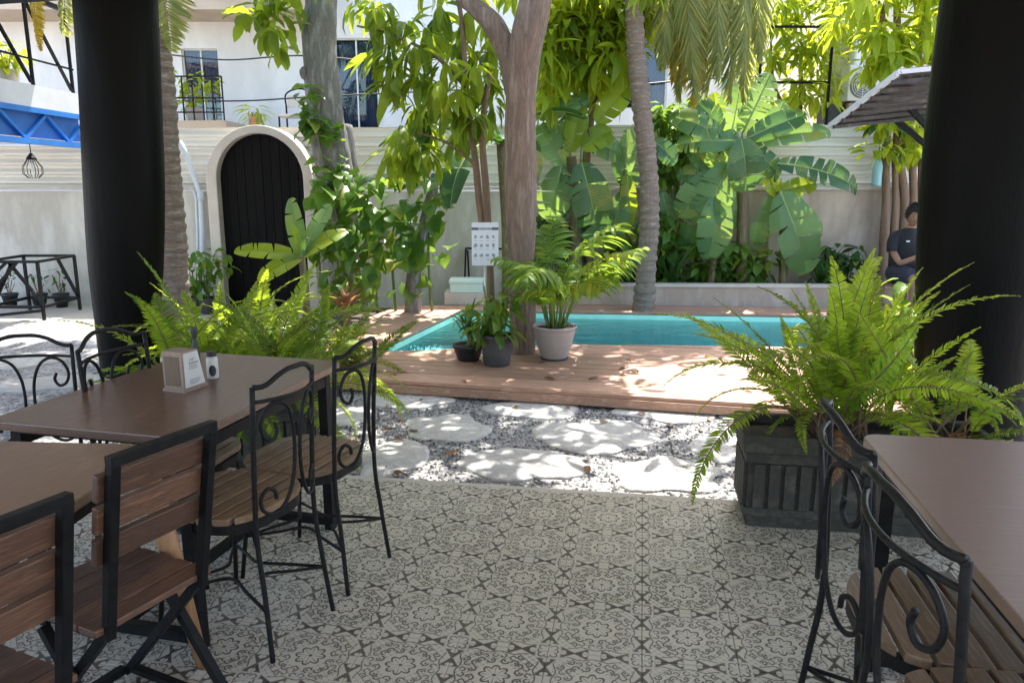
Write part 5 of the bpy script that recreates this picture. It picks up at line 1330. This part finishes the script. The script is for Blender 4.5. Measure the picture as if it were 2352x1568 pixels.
boxplant('balcony_plant', 'yellow green plant on the small house balcony by the curtained door', (AY(448, 270, 11.9).x, 11.9, bt.z + .001), 14, .16, LSm, .55, 'pot_pale', None, .13, (.9, 1.4))
tpl = AY(582, 285, 11.45)
boxplant('terrace_plant', 'small potted plant on the terrace edge above the arched gate', (tpl.x, 11.48, AY(900, 300, 11.4).z + .001) if tpl.x > -3.9 else (-3.8, 11.48, AY(900, 300, 11.4).z + .001), 6, .08, SLm, .15, 'leg_wood', None, .07, (.5, .7))
# terrace chair behind the grey trunk
tcx = AY(680, 285, 11.75)
tc_ = thing('terrace_chair', 'small metal framed chair on the upper terrace beside the grey trunk', 'chair', (tcx.x, 11.8, 2.02))
MB().box(-1.3, 1.5, -.22, .6, -.14, -.001).build('terrace_floor', M['fascia'], hs).location = (tcx.x - hs.location.x, 11.8 - hs.location.y, 2.02 - hs.location.z)
for sx in (-.2, .2):
    for sy in (-.2, .2): MB().bar((sx, sy, 0), (sx, sy, .62 if sy > 0 else .42), .022).build('leg', M['iron'], tc_)
MB().box(-.22, .22, -.22, .18, .421, .46).build('seat', M['arch_plaster'], tc_, bevel=.01)
MB().tube(crom([(-.2, .2, .6), (-.2, .22, .78), (0, .23, .86), (.2, .22, .78), (.2, .2, .6)], 5), .012, 7).build('back_frame', M['iron'], tc_, sm=True)
MB().box(-.18, .18, .205, .22, .58, .76).build('back_pad', M['arch_plaster'], tc_)

LSm2 = leafset('bush', M['lime_leaf'], .2, .11, 3, .25, .7)
# ================================================================ pots and plants on the deck
def pot(root, prof, m, soil_z, soil_r):
    MB().lathe(prof, n=32, cap=False).build('pot', m, root, sm=True)
    MB().lathe([(.001, soil_z + .004), (soil_r * .6, soil_z + .002), (soil_r, soil_z)], n=20, cap=False).build('soil', M['soil'], root)
c = G(1273, 824, DZ)
ap = thing('potted_palm', 'pale grey tapered pot holding a bushy bright palm beside the big trunk', 'potted plant', c)
pot(ap, [(.001, .0), (.098, .0), (.105, .012), (.145, .12), (.172, .235), (.178, .268), (.186, .272), (.186, .288), (.174, .289), (.168, .27), (.13, .12), (.08, .05)], M['pot_pale'], .262, .168)
MB().lathe([(.001, 0), (.112, 0), (.118, .018), (.108, .02)], n=28).build('saucer', M['pot_dark'], ap).location = (0, 0, -.0)
AR = [frond_mb(L, b, 13, .30, .042, 800 + i, 1.0, .34, .9, .0, 5).mesh(f'areca_frond_{i}', M['areca']) for i, (L, b) in enumerate(((.78, .8), (.7, 1.2), (.85, 1.0), (.62, 1.5), (.75, 1.8), (.6, .6)))]
for i in range(26):
    az = i * 2.399 + random.gauss(0, .2); h_ = random.uniform(.03, .42)
    st = Vector((.06 * math.cos(az + 1.57), .06 * math.sin(az + 1.57), .262)); tpz = st + Vector((.05 * math.cos(az + 1.57), .05 * math.sin(az + 1.57), h_))
    MB().tube([st, st.lerp(tpz, .5), tpz], [.011, .009, .006], 7).build('stem', M['stem_green'], ap, sm=True)
    inst('frond', AR[i % 6], ap, place(az, R(random.uniform(50, 84)), tpz, random.uniform(.85, 1.12) * (.62 if math.sin(az) > .35 else 1), random.gauss(0, .3)))
c = G(1141, 836, DZ)
p2 = thing('potted_plant', 'dark grey cylindrical pot with variegated leafy plant at the foot of the notice board', 'potted plant', c)
pot(p2, [(.001, 0), (.105, 0), (.112, .02), (.122, .18), (.125, .225), (.133, .228), (.133, .25), (.122, .252), (.118, .23), (.09, .1)], M['pot_dark'], .225, .118)
for i in range(7):
    a = i * 2.4; q = Vector((.05 * math.cos(a), .05 * math.sin(a), .22)); e = q + Vector((.05 * math.cos(a), .05 * math.sin(a), random.uniform(.15, .5)))
    MB().tube([q, e], .005, 6).build('stem', M['stem_green'], p2)
items = []
for i in range(16): items += whorl(LB if i % 3 else LT, c + Vector((random.gauss(0, .075), random.gauss(0, .06), random.uniform(.26, .56))), 5, .5, (.5, .8))
for i in range(5): items.append(pl_leaf(1118 + random.gauss(0, 8), 780 + i * 14, 6.14, .55))
scatter_leaves(p2, items, M['pothos'], 100)
c = G(1076, 826, DZ)
p3 = thing('bonsai_pot', 'low dark bowl with narrow leaved dark plant beside the cylindrical pot', 'potted plant', c)
pot(p3, [(.001, 0), (.085, 0), (.10, .03), (.125, .11), (.132, .115), (.132, .135), (.12, .137), (.115, .115), (.08, .05)], M['pot_black'], .112, .115)
MB().tube(crom([(0, 0, .11), (.02, 0, .18), (-.01, .01, .26), (.01, 0, .33)], 4), [.026] * 8 + [.018] * 5, 10).build('stem', M['stem_green'], p3, sm=True)
for i in range(34): inst('leaf', random.choice(SW), p3, place(i * 2.399, R(random.uniform(0, 70)), Vector((random.gauss(0, .03), random.gauss(0, .03), random.uniform(.2, .33))), random.uniform(.3, .5), random.gauss(0, .2)))

# ---------------------------------------------------------------- notice board on a pole
c = Vector((AY(1114, 560, 6.42).x, 6.42, DZ))
nbd = thing('notice_board', 'white notice board with rows of grey pictograms on a metal pole', 'sign', c)
s0 = AY(1083, 511, 6.4); s1 = AY(1145, 610, 6.4)
MB().tube([(c.x, 6.425, DZ), (c.x, 6.425, s0.z - .05)], .014, 12).build('pole', M['steel'], nbd, world=True, sm=True)
MB().lathe([(.001, 0), (.075, 0), (.075, .008), (.02, .012), (.015, .03)], n=20).build('foot', M['steel'], nbd)
bd = MB().box(s0.x, s1.x, 6.40, 6.408, s1.z, s0.z).build('board', M['sign_white'], nbd, world=True, bevel=.002)
w_ = s1.x - s0.x; h_ = s0.z - s1.z
def mark(x0, x1, z0, z1, m): MB().box(s0.x + w_ * x0, s0.x + w_ * x1, 6.3985, 6.4, s0.z - h_ * z1, s0.z - h_ * z0).build('print', m, bd, world=True)
mark(0, .24, .115, .175, M['sign_ink']); mark(.24, .76, .118, .172, M['sign_mark']); mark(.76, 1, .112, .175, M['sign_ink'])
rs = np.random.default_rng(11)
for r_, zz in enumerate((.33, .53, .76)):
    for c_ in range(4):
        xx = .14 + .225 * c_; w2 = rs.uniform(.05, .075); h2 = rs.uniform(.035, .06)
        mb = MB(); cx = s0.x + w_ * xx; cz = s0.z - h_ * zz
        ring = [(cx + w_ * w2 * (1 + .25 * math.cos(3 * t + r_ + c_)) * math.cos(t), 6.3988, cz + h_ * h2 * (1 + .25 * math.sin(2 * t + c_)) * math.sin(t)) for t in np.linspace(0, 6.283, 16, endpoint=False)]
        mb.add(ring, [tuple(range(16))]); mb.build('pictogram', M['sign_mark'], bd, world=True)
        mark(xx - .065, xx + .065, zz + .085, zz + .095, M['sign_mark'])

# ---------------------------------------------------------------- foam cooler on a block
a = AY(1019, 712, 9.12); b = AY(1110, 676, 9.12)
bl = thing('plaster_block', 'low beige plastered block at the far pool corner', 'block', ((a.x + b.x) / 2, 9.3, DZ))
MB().box(a.x, b.x + .02, 9.21, 9.6, DZ, b.z).build('block', M['arch_plaster'], bl, world=True, bevel=.01)
fo = thing('foam_cooler', 'mint white foam box lying on the beige block', 'cooler', ((a.x + b.x) / 2, 9.35, b.z + .001))
e0 = AY(1033, 676, 9.22); e1 = AY(1108, 643, 9.22)
MB().box(e0.x, e1.x, 9.225, 9.52, b.z + .001, e1.z - .045).build('box', M['foam'], fo, world=True, bevel=.012)
MB().box(e0.x - .012, e1.x + .012, 9.213, 9.532, e1.z - .044, e1.z).build('lid', M['foam'], fo, world=True, bevel=.012)
# dark folded stand leaning on the wall
fs_ = thing('folded_stand', 'thin dark folded metal stand leaning on the wall behind the cooler', 'stand', (AY(1120, 600, 9.7).x, 9.75, GZ))
for (x0, y0, x1, y1) in ((1066, 690, 1070, 570), (1070, 570, 1168, 572), (1168, 572, 1172, 690), (1080, 690, 1074, 575)):
    A1 = AY(x0, y0, 9.75 if y0 > 650 else 9.9); A2 = AY(x1, y1, 9.9 if y1 < 650 else 9.75); MB().bar(A1, A2, .022).build('bar', M['black_metal'], fs_, world=True)

# ---------------------------------------------------------------- rack and small pots by the left wall
rk = thing('metal_rack', 'rusty dark metal frame rack standing by the left wall', 'rack', (AY(70, 690, 9.1).x, 9.1, GZ))
def rb(x0, y0, Y0, x1, y1, Y1, r=.02): MB().bar(AY(x0, y0, Y0), AY(x1, y1, Y1), r * 1.7).build('bar', M['iron'], rk, world=True)
zt = .62
def W3(x, Y, z): return (x, Y, z)
xa, xb, ya_, yb_ = AY(18, 690, 9.1).x, AY(138, 690, 9.1).x, 8.75, 9.5
def rbar(p, q_, r=.018): MB().bar(p, q_, r * 1.7).build('bar', M['iron'], rk, world=True)
for yy in (ya_, yb_):
    rbar((xa, yy, GZ + .004), (xa, yy, zt)); rbar((xb, yy, GZ + .004), (xb, yy, zt)); rbar((xa, yy, zt), (xb, yy, zt)); rbar((xa, yy, .1), (xb, yy, .1))
rbar((xa, ya_, .1), (xa, yb_, .1)); rbar((xb, ya_, .1), (xb, yb_, .1)); rbar((xa, ya_, zt), (xa, yb_, zt)); rbar((xb, ya_, zt), (xb, yb_, zt))
rbar((xa - .45, ya_ - .1, GZ + .01), (xa + .28, ya_, zt)); rbar((xa - .2, ya_ - .1, GZ + .01), (xa + .4, ya_, zt)); rbar((xa + .28, ya_ + .02, zt), (xb, ya_ + .02, .12)); rbar((xa + .33, ya_ + .02, zt), (xa + .05, ya_ + .02, .12)); rbar((xa + .4, yb_, zt), (xb, yb_, .1))
rbar((xa - .45, ya_ - .1, GZ + .02), (xb, ya_ - .02, .06))
GW = 'small black pots along the left wall'
for k, (x, lab) in enumerate(((97, 'small black pot with spindly plant seen through the metal rack'), (160, 'small black pot with sparse plant just right of the metal rack'), (207, 'small black pot with sparse plant close to the left black pillar'))):
    c = G(x, 688, GZ); t = thing('small_pot', lab, 'potted plant', (c.x, 9.72, GZ + .002), 0, GW)
    pot(t, [(.001, 0), (.065, 0), (.092, .15), (.10, .152), (.10, .18), (.09, .18), (.085, .15), (.06, .06)], M['pot_black'], .15, .085)
    items = []
    for i in range(5): MB().tube([(0, 0, .14), (.08 * math.cos(i * 1.3), .05 * math.sin(i * 1.3), .3 + .04 * i)], .005, 5).build('stem', M['stem_brown'], t); items += whorl(LDK, Vector((c.x + .08 * math.cos(i * 1.3), 9.72 + .05 * math.sin(i * 1.3), .26 + .04 * i)), 4, .3, (.25, .4))
    scatter_leaves(t, items, M['dark_leaf'], 40)

# turquoise bottle crate shape hanging on the stems
tb = AY(2015, 395, 9.5)
tk = thing('water_bottle', 'turquoise plastic bottle hanging beside the brown stems', 'bottle', (tb.x, 9.5, tb.z - .17))
MB().lathe([(.002, 0), (.05, .0), (.056, .02), (.056, .24), (.04, .30), (.02, .32), (.02, .36)], n=22).build('body', M['turquoise'], tk, sm=True)
MB().lathe([(.022, .36), (.022, .39), (.002, .392)], n=16).build('cap', M['frame_white'], tk)
MB().tube([(0, 0, .39), (.02, .05, .6), (.06, .15, .75)], .004, 5).build('cord', M['cable'], tk)

ls = thing('leafy_bush', 'lime leaved bush growing in the gravel between right planter and black pillar', 'shrub', (2.42, 4.74, GZ))
items = []
for i in range(6):
    a = i * 1.05; e_ = Vector((2.42 + .13 * math.cos(a), 4.74 + .06 * math.sin(a), .55 + .07 * i))
    limb(ls, [Vector((2.42, 4.74, GZ)), Vector((2.42 + .05 * math.cos(a), 4.74 + .03 * math.sin(a), .3)), e_], .010, .005, M['stem_green'], 'stem', 6)
    for q in (.0, -.15, -.30): items += whorl(LB if i % 2 else LSm2, e_ + Vector((random.gauss(0, .05), random.gauss(0, .03), q)), 6, .4, (.5, .8))
scatter_leaves(ls, items, M['lime_leaf'], 140)
litter = []
LBr = leafset('fallen', M['bromeliad'], .10, .042, 3, .3, .5)
for i in range(70):
    x = random.uniform(-1.6, 2.6); y = random.uniform(3.9, 6.4); fr_y = d0.y + (x - d0.x) * fd.y / fd.x
    z = DZ + .004 if y > fr_y + .05 else GZ + .018
    if abs(y - fr_y) < .06: continue
    litter.append((random.choice(LBr), dirmat((random.gauss(0, 1), random.gauss(0, 1), .05), (x, y, z + .004), random.uniform(.5, 1.0), random.gauss(0, .3))))
lo_ = merged('leaf_litter', [q[0] for q in litter], [q[1] for q in litter], M['bromeliad'], None, (0, 0, 0)); tag(lo_, 'dry fallen leaves scattered over gravel and deck', 'leaves')
# ================================================================ seated person
pc = AY(2086, 600, 8.85)
pe = thing('person', 'person in black shirt and dark shorts sitting by the brown stems', 'person', (pc.x, 8.85, GZ), R(6))
# local frame: x right as seen from the camera, faces -y (camera), seat height .47
HIP, CH, NK = (0, .10, .53), (.02, .06, .86), (.015, .02, 1.06)
J = [(0, .10, .53), (0, .09, .68), (.005, .075, .84), (.01, .06, .97), (.012, .04, 1.04), (.012, .02, 1.10),          # pelvis .. neck
     (-.13, .07, .965), (-.185, .04, .80), (-.165, -.10, .66), (-.04, -.20, .74), (.02, -.225, .775),               # right arm (seen on the left)
     (.15, .07, .965), (.20, .03, .81), (.19, -.11, .72), (.10, -.20, .775), (.07, -.22, .79),                      # left arm
     (-.09, .06, .52), (-.12, -.20, .52), (-.13, -.36, .50), (-.12, -.34, .28), (-.12, -.31, .07), (-.125, -.42, .035),
     (.09, .06, .52), (.10, -.20, .52), (.10, -.37, .50), (.10, -.36, .28), (.11, -.34, .07), (.115, -.45, .035)]
Ed = [(0, 1), (1, 2), (2, 3), (3, 4), (4, 5), (3, 6), (6, 7), (7, 8), (8, 9), (9, 10), (3, 11), (11, 12), (12, 13), (13, 14), (14, 15), (0, 16), (16, 17), (17, 18), (18, 19), (19, 20), (20, 21), (0, 22), (22, 23), (23, 24), (24, 25), (25, 26), (26, 27)]
Rd = [(.14, .11), (.125, .10), (.135, .105), (.10, .075), (.055, .055), (.05, .05), .040, .042, .038, .028, (.035, .016), .040, .042, .038, .028, (.035, .016), .085, .078, .058, .05, .036, (.04, .025), .085, .078, .058, .05, .036, (.04, .025)]
body_ok = True
try:
    me = bpy.data.meshes.new('body'); me.from_pydata(J, Ed, []); me.update()
    bo_ = bpy.data.objects.new('body', me); COL.objects.link(bo_); bo_.parent = pe
    bo_.modifiers.new('skin', 'SKIN'); me.materials.append(M['skin'])
    if not me.skin_vertices:
        bpy.context.view_layer.objects.active = bo_; bo_.select_set(True)
        bpy.context.view_layer.update()
    if not me.skin_vertices:
        import bmesh
        bm = bmesh.new(); bm.from_mesh(me); bm.verts.layers.skin.verify(); bm.to_mesh(me); bm.free()
    for i, r in enumerate(Rd):
        d = me.skin_vertices[0].data[i]; d.radius = r if isinstance(r, tuple) else (r, r); d.use_root = (i == 0)
    bo_.modifiers['skin'].use_smooth_shade = True
    s = bo_.modifiers.new('sub', 'SUBSURF'); s.levels = 2; s.render_levels = 2
except Exception as ex:
    print('SKIN FAILED', ex); body_ok = False
def ellipse_tube(pts, name, m, parent, n=20):
    """pts: (x, y, z, rx, ry): horizontal ellipses stacked into a garment"""
    P = [q for q in pts]; mb = MB(); v = []; f = []
    for x, y, z, rx, ry in P:
        for j in range(n):
            a = 2 * math.pi * j / n; wv = 1 + .02 * math.sin(5 * a + z * 30); v.append((x + rx * wv * math.cos(a), y + ry * wv * math.sin(a), z))
    for i in range(len(P) - 1):
        for j in range(n): f.append((i * n + j, i * n + (j + 1) % n, (i + 1) * n + (j + 1) % n, (i + 1) * n + j))
    return mb.add(v, f)
shirt = ellipse_tube([(0, .10, .50, .165, .135), (0, .095, .60, .160, .128), (.003, .085, .72, .160, .125), (.006, .07, .85, .170, .122), (.01, .06, .95, .178, .112), (.012, .055, 1.0, .15, .092), (.012, .045, 1.035, .092, .074), (.012, .04, 1.055, .062, .058)], 'shirt', M['shirt'], pe)
shirt.tube(crom([(-.10, .065, .97), (-.155, .06, .94), (-.19, .04, .86), (-.195, .02, .79)], 4), [.062] * 4 + [.064] * 4 + [.060] * 4 + [.058], 14)
shirt.tube(crom([(.12, .065, .97), (.175, .06, .94), (.205, .04, .86), (.21, .015, .80)], 4), [.062] * 4 + [.064] * 4 + [.060] * 4 + [.058], 14)
so = shirt.build('shirt', M['shirt'], pe, sm=True)
MB().box(-.085, -.045, -.062, -.055, .90, .918).build('chest_mark', M['frame_white'], so)
sh_ = MB()
for sx, xo in ((-1, -.1), (1, .1)):
    sh_.tube(crom([(sx * .07, .12, .53), (sx * .10, -.04, .53), (xo * 1.15, -.20, .525), (xo * 1.2, -.31, .515)], 4), [.115] * 4 + [.108] * 4 + [.098] * 4 + [.09], 16)
sh_.build('shorts', M['shorts'], pe, sm=True)
# head: shaped sphere with brow, nose, chin; turned slightly down to the hands
hd = MB(); nu, nv = 28, 22; v = []; f = []
for i in range(nv + 1):
    ph_ = math.pi * i / nv; z = math.cos(ph_)
    for j in range(nu):
        a = 2 * math.pi * j / nu; x = math.sin(ph_) * math.cos(a); y = math.sin(ph_) * math.sin(a)
        wx = .076 * (1 - .20 * max(0, -z) ** 1.2); wy = .095 * (1 - .10 * max(0, -z))
        X_, Y_, Z_ = x * wx, y * wy, z * .118
        fr_ = max(0, -y) * math.exp(-(x / .28) ** 2)
        Y_ -= .020 * fr_ * math.exp(-((z + .10) / .13) ** 2)         # nose
        Y_ -= .008 * fr_ * math.exp(-((z + .78) / .16) ** 2)         # chin
        Y_ += .007 * max(0, -y) * math.exp(-((z - .08) / .10) ** 2) * math.exp(-((abs(x) - .42) / .2) ** 2)  # eye sockets
        Y_ -= .004 * max(0, -y) * math.exp(-((z - .26) / .10) ** 2)  # brow
        Y_ -= .004 * fr_ * math.exp(-((z + .45) / .08) ** 2)         # lips
        v.append((X_, Y_, Z_))
for i in range(nv):
    for j in range(nu): f.append((i * nu + j, (i + 1) * nu + j, (i + 1) * nu + (j + 1) % nu, i * nu + (j + 1) % nu))
hd.add(v, f); he = hd.build('head', M['skin'], pe, sm=True); he.location = (.012, -.005, 1.195); he.scale = (1.08, 1.08, 1.08); he.rotation_euler = (R(12), R(-5), R(-14))
hr = MB(); v = []; f = []; nr = 14
for i in range(nr + 1):
    ph_ = math.pi * .56 * i / nr
    for j in range(nu):
        a = 2 * math.pi * j / nu; y = math.sin(a)
        p_ = ph_ * (1.0 if y > -.2 else 1.0 - .38 * min(1, (-.2 - y) / .6))
        rr_ = 1.09 + .02 * math.sin(9 * a + 5 * i)
        v.append((.076 * rr_ * math.sin(p_) * math.cos(a), .097 * rr_ * math.sin(p_) * math.sin(a) + .004, .118 * 1.08 * math.cos(p_)))
for i in range(nr):
    for j in range(nu): f.append((i * nu + j, (i + 1) * nu + j, (i + 1) * nu + (j + 1) % nu, i * nu + (j + 1) % nu))
hr.add(v, f)
rs_ = np.random.default_rng(5)
for _ in range(700):
    i = int(rs_.integers(0, len(v))); p_ = Vector(v[i]); nrm = Vector((p_.x / .076 ** 2, p_.y / .097 ** 2, p_.z / .12 ** 2)).normalized()
    d_ = (nrm + Vector(rs_.normal(0, .55, 3)) + Vector((0, -.25, -.25))).normalized(); sd_ = d_.cross(nrm).normalized() * .0035; q_ = p_ + Vector(rs_.normal(0, .003, 3)) - nrm * .003
    hr.add([q_ - sd_, q_ + sd_, q_ + d_ * rs_.uniform(.014, .030)], [(0, 1, 2)])
hr.build('hair', M['hair'], he, sm=True)
for sx in (-1, 1):
    MB().lathe([(.001, -.008), (.007, -.004), (.008, 0), (.007, .004), (.001, .008)], (sx * .031, -.079, .010), 10, False).build('eye', M['eye'], he, sm=True)
    MB().tube([(sx * .017, -.091, .032), (sx * .032, -.088, .036), (sx * .046, -.079, .031)], [.002, .0035, .0015], 6).build('eyebrow', M['hair'], he)
    MB().lathe([(.002, -.028), (.010, -.018), (.013, 0), (.011, .018), (.003, .027)], (sx * .074, .008, .0), 10, False).build('ear', M['skin'], he, sm=True)
MB().tube([(-.022, -.090, -.054), (0, -.0985, -.051), (.022, -.090, -.054)], [.002, .005, .002], 6).build('mouth', M['lip'], he, sm=True)
# hands with five fingers closing on a phone
def hand(wrist, d, side):
    w0 = Vector(wrist); d = Vector(d).normalized(); up = Vector((0, 0, 1)); lat = d.cross(up).normalized(); mb = MB()
    pe_ = w0 + d * .075
    mb.tube([w0, w0 + d * .03, pe_], [.026, .036, .034], 10)
    for k in range(4):
        b0_ = pe_ + lat * (.027 - .018 * k) ; ln = (.055, .062, .058, .046)[k]
        mb.tube(crom([b0_ - d * .01, b0_ + d * ln * .45 + up * .004, b0_ + d * ln * .75 - up * .012, b0_ + d * ln * .70 - up * .034], 3), [.0092] * 6 + [.0082] * 3 + [.0072], 7)
    b0_ = w0 + d * .03 + lat * .032 * side
    mb.tube(crom([b0_, b0_ + lat * .022 * side + d * .018 + up * .008, b0_ + lat * .012 * side + d * .05 + up * .012], 3), [.012, .0115, .011, .0105, .010, .009, .008], 7)
    return mb.build('hand', M['skin'], pe, sm=True)
hand((-.03, -.205, .752), (.75, -.35, .28), -1); hand((.105, -.20, .778), (-.65, -.45, .12), 1)
phn = thing('phone', 'grey phone held in the seated person\'s hands', 'phone', (0, 0, 0))
pm4 = Matrix.Translation(pe.location) @ Matrix.Rotation(R(6), 4, 'Z')
phn.location = pm4 @ Vector((.055, -.262, .80)); phn.rotation_euler = (R(38), 0, R(6))
MB().box(-.036, .036, -.072, .072, -.004, .004).build('case', M['phone'], phn, bevel=.003)
MB().box(-.033, .033, -.068, .068, .0041, .0052).build('screen', M['pot_black'], phn)
sto = thing('wooden_stool', 'simple wooden stool under the seated person', 'stool', (pe.location.x, 8.93, GZ), R(6))
MB().box(-.2, .2, -.17, .17, .385, .42).build('seat', M['slat_wood'], sto, bevel=.006)
for sx in (-.16, .16):
    for sy in (-.13, .13): MB().bar((sx, sy, 0), (sx, sy, .385), .036).build('leg', M['slat_wood'], sto)
    MB().bar((sx, -.11, .15), (sx, .11, .15), .025).build('stretcher', M['slat_wood'], sto)
